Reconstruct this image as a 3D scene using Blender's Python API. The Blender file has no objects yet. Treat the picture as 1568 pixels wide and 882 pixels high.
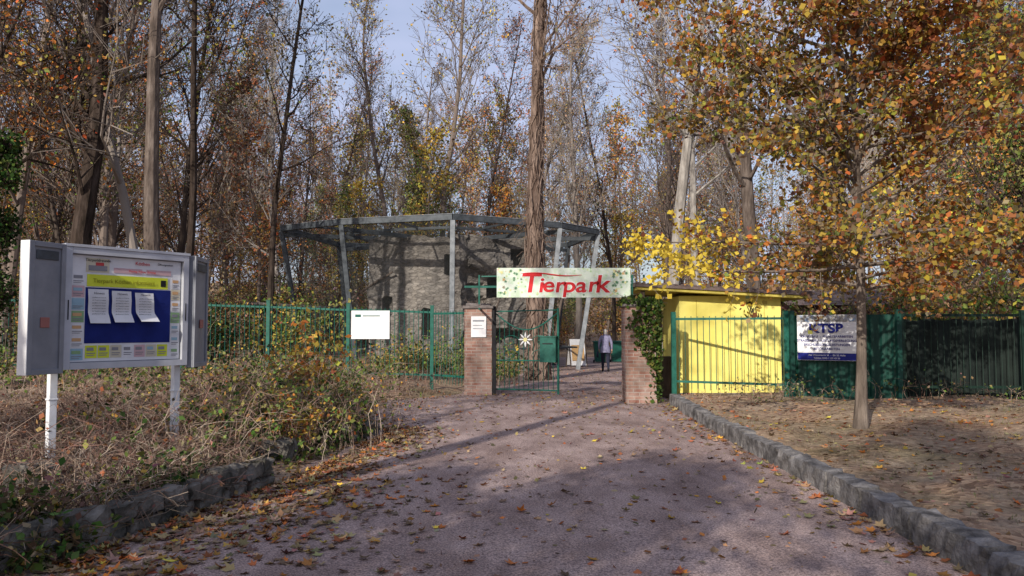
import bpy, math, random
import numpy as np
from mathutils import Vector, Matrix, noise
R = random.Random(7)
NR = np.random.RandomState(7)
scene = bpy.context.scene
scene.view_settings.view_transform = 'Standard'
scene.view_settings.look = 'None'
scene.view_settings.exposure = 0
COL = scene.collection

# ------------------------------------------------------------------ materials
def new_mat(name):
    m = bpy.data.materials.new(name); m.use_nodes = True
    nt = m.node_tree; b = nt.nodes['Principled BSDF']
    b.inputs['Specular IOR Level'].default_value = 0.25
    return m, nt, b
def N(nt, t, **kw):
    n = nt.nodes.new(t)
    for k, v in kw.items():
        setattr(n, k, v)
    return n
def ramp(nt, fac, stops):
    r = N(nt, 'ShaderNodeValToRGB')
    el = r.color_ramp.elements
    while len(el) < len(stops): el.new(0.5)
    for e, (p, c) in zip(el, stops):
        e.position = p; e.color = (c[0], c[1], c[2], 1)
    nt.links.new(fac, r.inputs['Fac']); return r.outputs['Color']
def coords(nt, stretch=(1, 1, 1), kind='Object'):
    tc = N(nt, 'ShaderNodeTexCoord'); mp = N(nt, 'ShaderNodeMapping')
    mp.inputs['Scale'].default_value = stretch
    nt.links.new(tc.outputs[kind], mp.inputs['Vector']); return mp.outputs['Vector']
def nz(nt, vec, scale, detail=5, rough=0.6):
    n = N(nt, 'ShaderNodeTexNoise')
    n.inputs['Scale'].default_value = scale; n.inputs['Detail'].default_value = detail
    n.inputs['Roughness'].default_value = rough
    nt.links.new(vec, n.inputs['Vector']); return n.outputs['Fac']
def bump(nt, b, h, s, d=0.02):
    bp = N(nt, 'ShaderNodeBump'); bp.inputs['Strength'].default_value = s
    bp.inputs['Distance'].default_value = d
    nt.links.new(h, bp.inputs['Height']); nt.links.new(bp.outputs['Normal'], b.inputs['Normal'])
def mixc(nt, fac, a, b_, mode='MIX'):
    m = N(nt, 'ShaderNodeMix', data_type='RGBA', blend_type=mode)
    for s, v in ((m.inputs[0], fac), (m.inputs[6], a), (m.inputs[7], b_)):
        if isinstance(v, (int, float)): s.default_value = v
        elif isinstance(v, tuple): s.default_value = (*v, 1)
        else: nt.links.new(v, s)
    return m.outputs[2]
def noisy(name, c1, c2, scale=4, rough=0.8, bs=0.3, bscale=None, stretch=(1, 1, 1), metal=0, c3=None, lo=0.35, hi=0.65, spec=None, bd=0.02):
    m, nt, b = new_mat(name); v = coords(nt, stretch)
    f = nz(nt, v, scale, 5)
    st = [(lo, c1), (hi, c2)] if c3 is None else [(lo, c1), ((lo+hi)/2, c2), (hi, c3)]
    nt.links.new(ramp(nt, f, st), b.inputs['Base Color'])
    b.inputs['Roughness'].default_value = rough; b.inputs['Metallic'].default_value = metal
    if spec is not None: b.inputs['Specular IOR Level'].default_value = spec
    if bs > 0: bump(nt, b, nz(nt, v, bscale or scale*4, 4), bs, bd)
    return m
def leafy(name, transl=0.35):
    m = bpy.data.materials.new(name); m.use_nodes = True; nt = m.node_tree
    nt.nodes.remove(nt.nodes['Principled BSDF'])
    a = N(nt, 'ShaderNodeAttribute', attribute_name='Col')
    b = N(nt, 'ShaderNodeBsdfDiffuse'); nt.links.new(a.outputs['Color'], b.inputs['Color'])
    out = nt.nodes['Material Output'].inputs['Surface']
    if transl <= 0: nt.links.new(b.outputs[0], out); return m
    t = N(nt, 'ShaderNodeBsdfTranslucent'); nt.links.new(a.outputs['Color'], t.inputs['Color'])
    mx = N(nt, 'ShaderNodeMixShader'); mx.inputs[0].default_value = transl
    nt.links.new(b.outputs[0], mx.inputs[1]); nt.links.new(t.outputs[0], mx.inputs[2])
    nt.links.new(mx.outputs[0], out)
    return m
LEAF = leafy('leaf_mat', .35); DRY = leafy('dry_leaf_mat', 0); FLEAF = leafy('forest_leaf_mat', 0)
def barkm(name, c1, c2, c3, bs=.7):
    m = bpy.data.materials.new(name); m.use_nodes = True; nt = m.node_tree; nt.nodes.remove(nt.nodes['Principled BSDF'])
    b = N(nt, 'ShaderNodeBsdfDiffuse')
    if bs:
        v = coords(nt, (1, 1, .22))
        nt.links.new(ramp(nt, nz(nt, v, 7, 4), [(.3, c1), (.5, c2), (.7, c3)]), b.inputs['Color'])
        bump(nt, b, nz(nt, v, 16, 3), bs, .04)
    else:
        oi = N(nt, 'ShaderNodeObjectInfo'); nt.links.new(ramp(nt, oi.outputs['Random'], [(0, c1), (.5, c2), (1, c3)]), b.inputs['Color'])
    nt.links.new(b.outputs[0], nt.nodes['Material Output'].inputs['Surface']); return m
FB = [barkm('forest_bark_brown', (.10, .075, .065), (.15, .118, .10), (.21, .17, .145), 0), barkm('forest_bark_dark', (.055, .042, .036), (.085, .067, .057), (.13, .105, .09), 0), barkm('forest_bark_pale', (.18, .15, .13), (.25, .215, .19), (.34, .30, .265), 0)]
BARK = barkm('bark_brown', (.05, .04, .034), (.11, .086, .072), (.19, .155, .132))
BARK_D = barkm('bark_dark', (.02, .016, .013), (.05, .037, .03), (.085, .065, .055))
BARK_P = barkm('bark_pale', (.14, .125, .11), (.27, .245, .22), (.40, .37, .33))
BARK_R = barkm('bark_vine', (.06, .038, .030), (.16, .115, .092), (.29, .215, .175))
BARK_Y = barkm('bark_young', (.07, .055, .045), (.15, .12, .098), (.24, .195, .16))
GREEN = noisy('green_paint', (.012, .085, .062), (.022, .13, .098), 9, 0.45, 0.05, 40)
GREEN_D = noisy('dark_green_paint', (.004, .016, .011), (.008, .028, .018), 3, 0.6, 0.05)
GREENP = noisy('green_panel_paint', (.005, .035, .026), (.009, .055, .04), 2.5, 0.5, 0.08)
STEEL = noisy('galvanised_steel', (.16, .175, .19), (.28, .30, .32), 5, 0.5, 0.05, 30, metal=0.1)
STEEL_D = noisy('dark_steel', (.045, .053, .06), (.085, .097, .11), 5, 0.5, 0.05, 30, metal=0.1)
ALU = noisy('brushed_aluminium', (.42, .43, .46), (.52, .53, .57), 3, 0.45, 0.03, 60, metal=0.1)
ALU_G = noisy('grey_aluminium', (.20, .21, .235), (.27, .28, .31), 3, 0.5, 0.03, 60, metal=0.1)
WHITEP = noisy('white_paint', (.70, .70, .70), (.82, .82, .82), 6, 0.45, 0.04)
PAPER = noisy('paper_white', (.62, .62, .64), (.74, .74, .75), 4, 0.8, 0.1, 9)
BLACK = noisy('black_ink', (.01, .01, .012), (.02, .02, .022), 4, 0.7, 0)
RED = noisy('red_paint', (.5, .015, .02), (.62, .03, .035), 5, 0.5, 0)
BLUE = noisy('blue_print', (.006, .012, .16), (.012, .02, .22), 5, 0.45, 0)
BLUEB = noisy('blue_felt', (.006, .014, .12), (.01, .022, .17), 5, 0.8, 0)
YSTRIP = noisy('yellow_print', (.55, .62, .03), (.65, .7, .06), 5, 0.6, 0)
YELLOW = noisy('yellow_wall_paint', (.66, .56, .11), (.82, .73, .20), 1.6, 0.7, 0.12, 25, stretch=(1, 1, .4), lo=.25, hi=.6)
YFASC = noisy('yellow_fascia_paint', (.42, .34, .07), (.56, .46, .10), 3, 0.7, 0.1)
ROOF = noisy('roofing_felt', (.09, .06, .052), (.19, .145, .13), 4, 0.9, 0.5)
WOOD = noisy('weathered_wood', (.05, .035, .025), (.12, .085, .06), 6, 0.85, 0.4, 20, stretch=(1, 1, .2))
CONC = noisy('concrete_cap', (.10, .085, .08), (.2, .175, .165), 6, 0.9, 0.5)
STONE = noisy('old_stone', (.06, .055, .053), (.15, .14, .135), 5, 0.95, 0.9, 28, c3=(.25, .235, .225), bd=.03)
STONE_L = noisy('left_wall_stone', (.035, .035, .028), (.11, .10, .085), 4, 0.95, 0.9, 22, c3=(.22, .20, .175), bd=.03)

def brick_mat(name, c1, c2, mortar, scale=1.0):
    m, nt, b = new_mat(name)
    tc = N(nt, 'ShaderNodeTexCoord'); sp = N(nt, 'ShaderNodeSeparateXYZ'); cb = N(nt, 'ShaderNodeCombineXYZ')
    ad = N(nt, 'ShaderNodeMath', operation='ADD')
    nt.links.new(tc.outputs['Object'], sp.inputs[0])
    nt.links.new(sp.outputs[0], ad.inputs[0]); nt.links.new(sp.outputs[1], ad.inputs[1])
    nt.links.new(ad.outputs[0], cb.inputs[0]); nt.links.new(sp.outputs[2], cb.inputs[1])
    br = N(nt, 'ShaderNodeTexBrick')
    br.inputs['Scale'].default_value = scale
    br.inputs['Brick Width'].default_value = .245; br.inputs['Row Height'].default_value = .078
    br.inputs['Mortar Size'].default_value = .009; br.inputs['Mortar Smooth'].default_value = .3
    br.inputs['Color1'].default_value = (*c1, 1); br.inputs['Color2'].default_value = (*c2, 1)
    br.inputs['Mortar'].default_value = (*mortar, 1); br.inputs['Bias'].default_value = 0
    nt.links.new(cb.outputs[0], br.inputs['Vector'])
    f = nz(nt, tc.outputs['Object'], 4, 5)
    f2 = ramp(nt, f, [(.38, (0, 0, 0)), (.62, (1, 1, 1))])
    c = mixc(nt, f2, br.outputs['Color'], mixc(nt, 0.5, br.outputs['Color'], mortar))
    g = ramp(nt, nz(nt, tc.outputs['Object'], 1.7, 5), [(.35, (.55, .53, .5)), (.6, (1.05, 1.03, 1.0))])
    c = mixc(nt, 1.0, c, g, 'MULTIPLY')
    nt.links.new(c, b.inputs['Base Color']); b.inputs['Roughness'].default_value = .9
    inv = N(nt, 'ShaderNodeMath', operation='MULTIPLY_ADD'); inv.inputs[1].default_value = -1; inv.inputs[2].default_value = 1
    nt.links.new(br.outputs['Fac'], inv.inputs[0]); bump(nt, b, inv.outputs[0], .6, .01)
    return m
BRICK = brick_mat('weathered_brick', (.24, .105, .08), (.36, .21, .165), (.36, .31, .28))
BRICKH = brick_mat('hut_brick', (.16, .04, .03), (.22, .06, .042), (.14, .1, .09))

def rubble_mat():
    m, nt, b = new_mat('rubble_masonry'); v = coords(nt, (1, 1, 2.3))
    w = N(nt, 'ShaderNodeTexNoise'); w.inputs['Scale'].default_value = 2.2; nt.links.new(v, w.inputs['Vector'])
    vv = N(nt, 'ShaderNodeVectorMath', operation='MULTIPLY_ADD'); vv.inputs[1].default_value = (.25, .25, .25)
    nt.links.new(w.outputs['Color'], vv.inputs[0]); nt.links.new(v, vv.inputs[2])
    vo = N(nt, 'ShaderNodeTexVoronoi'); vo.inputs['Scale'].default_value = 4.2; nt.links.new(vv.outputs[0], vo.inputs['Vector'])
    ve = N(nt, 'ShaderNodeTexVoronoi', feature='DISTANCE_TO_EDGE'); ve.inputs['Scale'].default_value = 4.2; nt.links.new(vv.outputs[0], ve.inputs['Vector'])
    sx = N(nt, 'ShaderNodeSeparateXYZ'); nt.links.new(vo.outputs['Color'], sx.inputs[0])
    c = ramp(nt, sx.outputs[0], [(0, (.165, .152, .142)), (.5, (.22, .205, .19)), (1, (.285, .265, .245))])
    e = ramp(nt, ve.outputs['Distance'], [(0, (0, 0, 0)), (.07, (1, 1, 1))])
    c = mixc(nt, e, (.14, .13, .12), c)
    n2 = ramp(nt, nz(nt, coords(nt, (1, 1, .4)), 1.1, 6), [(.32, (.5, .48, .47)), (.5, (.9, .88, .86)), (.66, (1.2, 1.16, 1.1))])
    c = mixc(nt, 1.0, c, n2, 'MULTIPLY')
    nt.links.new(c, b.inputs['Base Color']); b.inputs['Roughness'].default_value = .95
    ad = N(nt, 'ShaderNodeMath', operation='ADD'); nt.links.new(e, ad.inputs[0]); nt.links.new(nz(nt, v, 9, 5), ad.inputs[1])
    bump(nt, b, ad.outputs[0], .6, .04)
    return m
RUBBLE = rubble_mat()

def ground_mat():
    m, nt, b = new_mat('leaf_litter_ground'); v = coords(nt)
    vo = N(nt, 'ShaderNodeTexVoronoi'); vo.inputs['Scale'].default_value = 16; nt.links.new(v, vo.inputs['Vector'])
    sx = N(nt, 'ShaderNodeSeparateXYZ'); nt.links.new(vo.outputs['Color'], sx.inputs[0])
    lit = ramp(nt, sx.outputs[0], [(0, (.14, .085, .055)), (.35, (.26, .165, .11)), (.7, (.36, .235, .15)), (1, (.46, .32, .21))])
    soil = ramp(nt, nz(nt, v, 9, 6), [(.3, (.16, .11, .08)), (.5, (.30, .22, .155)), (.7, (.44, .34, .24))])
    c = mixc(nt, ramp(nt, nz(nt, v, 1.3, 5), [(.42, (0, 0, 0)), (.58, (1, 1, 1))]), lit, soil)
    gr = ramp(nt, nz(nt, v, .35, 4), [(.52, (0, 0, 0)), (.66, (.45, .45, .45))])
    c = mixc(nt, gr, c, (.13, .13, .06))
    nt.links.new(c, b.inputs['Base Color']); b.inputs['Roughness'].default_value = .95; b.inputs['Specular IOR Level'].default_value = .05
    ad = N(nt, 'ShaderNodeMath', operation='ADD'); nt.links.new(vo.outputs['Distance'], ad.inputs[0]); nt.links.new(nz(nt, v, 30, 4), ad.inputs[1])
    bump(nt, b, ad.outputs[0], .7, .025)
    return m
def path_mat():
    m, nt, b = new_mat('gravel_path_mat'); v = coords(nt)
    base = ramp(nt, nz(nt, v, .8, 5), [(.3, (.265, .205, .19)), (.7, (.385, .305, .28))])
    spk = ramp(nt, nz(nt, v, 60, 3, .85), [(.36, (.4, .37, .37)), (.5, (1, 1, 1)), (.66, (1.85, 1.75, 1.65))])
    c = mixc(nt, 1.0, base, spk, 'MULTIPLY')
    st = ramp(nt, nz(nt, coords(nt, (1, .35, 1)), 2.4, 6), [(.4, (.74, .69, .67)), (.6, (1.08, 1.05, 1.04))])
    c = mixc(nt, 1.0, c, st, 'MULTIPLY')
    vo = N(nt, 'ShaderNodeTexVoronoi'); vo.inputs['Scale'].default_value = 26; nt.links.new(v, vo.inputs['Vector'])
    peb = ramp(nt, vo.outputs['Distance'], [(.12, (1, 1, 1)), (.22, (0, 0, 0))])
    sx = N(nt, 'ShaderNodeSeparateXYZ'); nt.links.new(vo.outputs['Color'], sx.inputs[0])
    pick = ramp(nt, sx.outputs[0], [(.62, (0, 0, 0)), (.66, (1, 1, 1))])
    pm = N(nt, 'ShaderNodeMath', operation='MULTIPLY'); nt.links.new(peb, pm.inputs[0]); nt.links.new(pick, pm.inputs[1])
    c = mixc(nt, pm.outputs[0], c, mixc(nt, sx.outputs[1], (.14, .09, .07), (.58, .49, .44)))
    nt.links.new(c, b.inputs['Base Color']); b.inputs['Roughness'].default_value = .92; b.inputs['Specular IOR Level'].default_value = .12
    ad = N(nt, 'ShaderNodeMath', operation='MULTIPLY_ADD'); ad.inputs[1].default_value = .6
    nt.links.new(nz(nt, v, 48, 4, .75), ad.inputs[0]); nt.links.new(pm.outputs[0], ad.inputs[2])
    bump(nt, b, ad.outputs[0], .9, .016)
    return m
GROUND = ground_mat(); PATH = path_mat()
def net_mat(name, cover):
    m, nt, b = new_mat(name); v = coords(nt)
    b.inputs['Base Color'].default_value = (.05, .058, .06, 1); b.inputs['Roughness'].default_value = .6
    t = N(nt, 'ShaderNodeBsdfTransparent'); mx = N(nt, 'ShaderNodeMixShader')
    nt.links.new(ramp(nt, nz(nt, v, 1.1, 3), [(.35, (cover*.8,)*3), (.65, (cover*1.2,)*3)]), mx.inputs[0])
    nt.links.new(t.outputs[0], mx.inputs[1]); nt.links.new(b.outputs[0], mx.inputs[2])
    nt.links.new(mx.outputs[0], nt.nodes['Material Output'].inputs['Surface']); return m

def floral_mat():
    m, nt, b = new_mat('floral_banner_print'); v = coords(nt)
    c = ramp(nt, nz(nt, v, 3.5, 5), [(.35, (.46, .60, .42)), (.5, (.64, .70, .62)), (.65, (.52, .64, .46))])
    vo = N(nt, 'ShaderNodeTexVoronoi'); vo.inputs['Scale'].default_value = 11; nt.links.new(v, vo.inputs['Vector'])
    d = ramp(nt, vo.outputs['Distance'], [(.2, (1, 1, 1)), (.34, (0, 0, 0))])
    hs = N(nt, 'ShaderNodeSeparateXYZ'); nt.links.new(vo.outputs['Color'], hs.inputs[0])
    fc = ramp(nt, hs.outputs[0], [(0, (.25, .45, .22)), (.35, (.68, .72, .35)), (.6, (.74, .78, .74)), (.85, (.32, .50, .34)), (1, (.70, .5, .4))])
    c = mixc(nt, d, c, fc)
    nt.links.new(c, b.inputs['Base Color']); b.inputs['Roughness'].default_value = .55
    return m
FLORAL = floral_mat()
def flat_mat(name, c, rough=.6):
    return noisy(name, tuple(x*.9 for x in c), c, 8, rough, 0)

# ------------------------------------------------------------------ mesh builder
def link(name, mesh, parent=None):
    o = bpy.data.objects.new(name, mesh); COL.objects.link(o)
    if parent is not None: o.parent = parent
    return o
def empty(name, loc=(0, 0, 0), rz=0):
    e = bpy.data.objects.new(name, None); COL.objects.link(e)
    e.location = loc; e.rotation_euler = (0, 0, rz); e.empty_display_size = .2
    return e
class MB:
    def __init__(s): s.v = []; s.f = []; s.m = []; s.c = {}
    def quad(s, a, b, c, d, m=0):
        i = len(s.v); s.v += [tuple(a), tuple(b), tuple(c), tuple(d)]; s.f.append((i, i+1, i+2, i+3)); s.m.append(m)
    def box(s, x0, x1, y0, y1, z0, z1, m=0, jit=0):
        i = len(s.v)
        for z in (z0, z1):
            for x, y in ((x0, y0), (x1, y0), (x1, y1), (x0, y1)):
                s.v.append((x+R.uniform(-jit, jit), y+R.uniform(-jit, jit), z+R.uniform(-jit, jit)))
        for f in ((3, 2, 1, 0), (4, 5, 6, 7), (0, 1, 5, 4), (1, 2, 6, 5), (2, 3, 7, 6), (3, 0, 4, 7)):
            s.f.append(tuple(i+k for k in f)); s.m.append(m)
    def tube(s, pts, rad, n=6, m=0, cap=True, ph=0.3):
        pts = [Vector(p) for p in pts]; i0 = len(s.v); k = len(pts)
        if not hasattr(rad, '__len__'): rad = [rad]*k
        ref = Vector((0.13, 0.97, 0.2))
        for j, p in enumerate(pts):
            t = (pts[min(j+1, k-1)]-pts[max(j-1, 0)])
            if t.length < 1e-9: t = Vector((0, 0, 1))
            t.normalize()
            rr = ref if abs(t.dot(ref)) < .9 else Vector((1, 0, 0))
            a = t.cross(rr).normalized(); b = t.cross(a)
            for q in range(n):
                an = ph+2*math.pi*q/n
                w = p+(a*math.cos(an)+b*math.sin(an))*rad[j]
                s.v.append((w.x, w.y, w.z))
        for j in range(k-1):
            for q in range(n):
                s.f.append((i0+j*n+q, i0+j*n+(q+1) % n, i0+(j+1)*n+(q+1) % n, i0+(j+1)*n+q)); s.m.append(m)
        if cap:
            s.f.append(tuple(i0+q for q in reversed(range(n)))); s.m.append(m)
            s.f.append(tuple(i0+(k-1)*n+q for q in range(n))); s.m.append(m)
    def beam(s, a, b, w, h, m=0):
        a = Vector(a); b = Vector(b); t = (b-a).normalized()
        up = Vector((0, 0, 1)) if abs(t.z) < .9 else Vector((0, 1, 0))
        x = t.cross(up).normalized()*w/2; y = x.cross(t).normalized()*h/2
        i = len(s.v)
        for p in (a, b):
            for q in (-x-y, x-y, x+y, -x+y): s.v.append(tuple(p+q))
        for f in ((3, 2, 1, 0), (4, 5, 6, 7), (0, 1, 5, 4), (1, 2, 6, 5), (2, 3, 7, 6), (3, 0, 4, 7)):
            s.f.append(tuple(i+k for k in f)); s.m.append(m)
    def leaves(s, P, size, cols, rng, m=0, flat=0.0, asp=.7):
        P = np.asarray(P, float); n = len(P)
        if n == 0: return
        A = rng.normal(size=(n, 3)); B = rng.normal(size=(n, 3))
        if flat > 0: A[:, 2] *= (1-flat); B[:, 2] *= (1-flat)
        A /= np.linalg.norm(A, axis=1)[:, None]
        B -= (A*B).sum(1)[:, None]*A; B /= np.linalg.norm(B, axis=1)[:, None]
        size = np.broadcast_to(np.asarray(size, float), (n,))[:, None]
        a = A*size; b = B*size*asp*.5
        V = np.stack([P, P+a*.45+b, P+a, P+a*.45-b], 1).reshape(-1, 3)
        i0 = len(s.v); s.v += [tuple(x) for x in V.tolist()]
        s.f += [(i0+4*k, i0+4*k+1, i0+4*k+2, i0+4*k+3) for k in range(n)]; s.m += [m]*n
        s.c[i0] = np.repeat(cols, 4, axis=0)
    def mesh(s, name, mats, smooth=False):
        me = bpy.data.meshes.new(name); me.from_pydata(s.v, [], s.f)
        for mt in mats: me.materials.append(mt)
        me.polygons.foreach_set('material_index', s.m)
        if smooth: me.polygons.foreach_set('use_smooth', [True]*len(s.f))
        if s.c:
            arr = np.tile(np.array([.08, .06, .045, 1.0]), (len(s.v), 1))
            for i0, c in s.c.items(): arr[i0:i0+len(c), :3] = c
            at = me.color_attributes.new('Col', 'FLOAT_COLOR', 'POINT'); at.data.foreach_set('color', arr.ravel())
        me.update(); return me
    def obj(s, name, mats, parent=None, smooth=False, bevel=0):
        o = link(name, s.mesh(name, mats, smooth), parent)
        if bevel:
            b = o.modifiers.new('bevel', 'BEVEL'); b.width = bevel; b.segments = 2; b.limit_method = 'ANGLE'
        return o
PAL = {'red': (.42, .10, .035), 'orange': (.44, .17, .045), 'rust': (.27, .11, .05), 'brown': (.17, .115, .075), 'tan': (.29, .20, .12), 'yellow': (.54, .40, .07),
       'gold': (.40, .26, .06), 'olive': (.20, .19, .06), 'green': (.095, .14, .035), 'dgreen': (.035, .065, .02), 'byellow': (.72, .55, .08), 'pale': (.40, .33, .22)}
def cols(P, weights, rng, clump=.6, seed=0):
    """leaf colours picked in clumps through the crown"""
    P = np.asarray(P, float); n = len(P); names = list(weights); w = np.array([weights[k] for k in names], float); cw = np.cumsum(w/w.sum())
    base = np.sin(P[:, 0]*1.3+seed)+np.sin(P[:, 1]*1.7+seed*2)+np.sin(P[:, 2]*1.5+seed*3+P[:, 0])
    base = (base+3)/6
    u = np.clip(base*clump+rng.rand(n)*(1-clump)+rng.normal(size=n)*.08, 0, .9999)
    u = np.argsort(np.argsort(u))/n
    idx = np.searchsorted(cw, u)
    C = np.array([PAL[k] for k in names])[np.clip(idx, 0, len(names)-1)]
    return np.clip(C*(.6+.75*rng.rand(n))[:, None]*(1+.12*rng.normal(size=(n, 3))), .003, .9)

# ------------------------------------------------------------------ terrain
LY = [-40, 0, 4.5, 5.8, 8.3, 10, 12.4, 14.2, 18, 19.6, 22, 26, 32, 40, 60]
LX = [-6, -4.6, -3.62, -3.12, -2.5, -2.2, -2.0, -2.4, -2.75, -1.3, -.8, 0, 1.0, 1.8, 4]
RY = [-40, 3, 12, 17.2, 19, 26, 30, 40, 60]
RX = [3.0, 3.0, 3.16, 3.4, 3.6, 4.2, 5.0, 6.5, 9]
def xl(y): return np.interp(y, LY, LX)
def xr(y): return np.interp(y, RY, RX)
def sst(t): t = np.clip(t, 0, 1); return t*t*(3-2*t)
def hgt(x, y):
    x = np.asarray(x, float); y = np.asarray(y, float)
    z = np.full(np.broadcast(x, y).shape, -.04)
    tl = xl(y)-x; tr = x-xr(y)
    nearwall = 1-sst((y-8.3)/.5)
    hl = nearwall*(.22*sst((tl-.12)/.14)) + (1-nearwall)*(.22*sst((tl+.1)/2.2))
    hl = hl+.2*sst((tl-2)/6)*sst((y-8)/6)
    hr = (1-sst((y-17)/1.5))*.22*sst((tr-.14)/.08)+sst((y-17)/1.5)*.09*sst(tr/1.0)+.10*sst((tr-.3)/4)
    z = z+np.where(tl > -.1, hl, 0)+np.where(tr > 0, hr, 0)
    out = sst(np.maximum(tl, tr)/.6)
    z = z+out*(.03*np.sin(x*1.9+y*.7)+.02*np.sin(x*3.7-y*2.9)+.02*np.sin(y*4.1+x*2.2))
    z = z+11*sst((y-50)/120)
    return z
def H(x, y): return float(hgt(x, y))
def axis(lo, hi, d, far):
    a = list(np.arange(lo, hi, d)); s = d
    b = []; p = hi
    while p < far: b.append(p); s *= 1.25; p += s
    c = []; p = lo; s = d
    while p > -far: s *= 1.25; p -= s; c.append(p)
    return np.array(sorted(c)+a+b+[far])
gx = axis(-12, 12, .12, 500); gy = axis(0, 30, .15, 500)
X, Y = np.meshgrid(gx, gy); Z = hgt(X, Y)
vv = np.stack([X.ravel(), Y.ravel(), Z.ravel()], 1)
nx, ny = len(gx), len(gy)
ii = (np.arange(ny-1)[:, None]*nx+np.arange(nx-1)[None]).ravel()
me = bpy.data.meshes.new('ground')
me.from_pydata(vv.tolist(), [], np.stack([ii, ii+1, ii+nx+1, ii+nx], 1).tolist())
me.materials.append(GROUND); me.polygons.foreach_set('use_smooth', [True]*len(me.polygons)); link('ground', me)
# path
b = MB(); ys = np.arange(-30, 46, .12); K = 34
for y in ys:
    e = .05*math.sin(y*5.1)+.05*math.sin(y*2.3+1)
    a = float(xl(y))-.10+(e if y > 8.3 else .0); c = float(xr(y))+.08
    for k in range(K+1):
        t = k/K; x = a+(c-a)*t
        cr = .03*(1-(2*t-1)**2)
        b.v.append((x, y, -.012+cr+.006*math.sin(x*3+y*1.3)))
for j in range(len(ys)-1):
    for k in range(K):
        i = j*(K+1)+k; b.f.append((i, i+1, i+K+2, i+K+1)); b.m.append(0)
b.obj('gravel_path', [PATH], smooth=True)

# ------------------------------------------------------------------ kerb and low wall
b = MB(); y = -6.0
def stone(b, cx, cy, z0, L, W, Hh, ang, m=0, j=.018, sub=3):
    ca, sa = math.cos(ang), math.sin(ang); i0 = len(b.v)
    nxs, nys, nzs = max(2, int(L/.07)), max(2, int(W/.07)), max(2, int(Hh/.07))
    idx = {}
    def P(i, k, l):
        if (i, k, l) not in idx:
            x = (i/nxs-.5)*L; yy = (k/nys-.5)*W; z = l/nzs*Hh
            ex = (abs(i/nxs-.5) == .5)+(abs(k/nys-.5) == .5)+(l in (0, nzs))
            q = Vector((cx+x*2.3, cy+yy*2.3, z*3))
            s = j*(1.0 if ex < 2 else 1.3)
            x *= 1-(.05 if ex > 1 else 0)*.5; yy *= 1-(.08 if ex > 1 else 0)
            if ex > 1 and l == nzs: z -= .012
            x += s*noise.noise(q*4)+.25*s*noise.noise(q*11); yy += s*noise.noise(q*4+Vector((9, 3, 1)))+.35*s*noise.noise(q*12); z += s*noise.noise(q*4+Vector((2, 7, 5)))+.35*s*noise.noise(q*13)
            idx[(i, k, l)] = len(b.v); b.v.append((cx+x*ca-yy*sa, cy+x*sa+yy*ca, z0+z))
        return idx[(i, k, l)]
    def face(*q): b.f.append(tuple(P(*t) for t in q)); b.m.append(m)
    for i in range(nxs):
        for k in range(nys):
            face((i, k, nzs), (i+1, k, nzs), (i+1, k+1, nzs), (i, k+1, nzs))
        for l in range(nzs):
            face((i, 0, l), (i+1, 0, l), (i+1, 0, l+1), (i, 0, l+1)); face((i+1, nys, l), (i, nys, l), (i, nys, l+1), (i+1, nys, l+1))
    for k in range(nys):
        for l in range(nzs):
            face((0, k+1, l), (0, k, l), (0, k, l+1), (0, k+1, l+1)); face((nxs, k, l), (nxs, k+1, l), (nxs, k+1, l+1), (nxs, k, l+1))
while y < 17.1:
    L = R.uniform(.75, 1.15); L = min(L, 17.2-y)
    if L < .2: break
    yc = y+L/2; sl = (float(xr(y+L))-float(xr(y)))/L
    stone(b, float(xr(yc))+.10+R.uniform(-.012, .012), yc, -.12, L-.008, .21, .33+R.uniform(-.015, .012), math.pi/2-math.atan(sl)+R.uniform(-.012, .012), j=.026)
    y += L
b.obj('stone_kerb', [STONE], smooth=False)
b = MB(); y = -2.0
for course, (z0, hh) in enumerate(((-.1, .21), (.10, .155))):
    y = -2.0+course*.17
    while y < 8.35:
        L = R.uniform(.25, .55); L = min(L, 8.4-y)
        if L < .12: break
        yc = y+L/2; sl = (float(xl(y+L))-float(xl(y)))/L
        stone(b, float(xl(yc))-.13+R.uniform(-.02, .02), yc, z0, L-.02, .27, hh+R.uniform(-.03, .02), math.pi/2-math.atan(sl)+R.uniform(-.05, .05), j=.04)
        y += L
b.obj('low_stone_wall', [STONE_L])
b = MB()
for (x, y, l) in ((-2.45, 11.6, .5), (-2.2, 12.1, .35), (-2.9, 9.6, .5), (-2.75, 12.7, .4), (-4.2, 7.0, .5), (-3.6, 9.0, .4)):
    stone(b, x, y, H(x, y)-.05, l, l*.7, .26, R.uniform(0, 3), j=.07)
b.obj('boulder_stones', [STONE_L])

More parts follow.
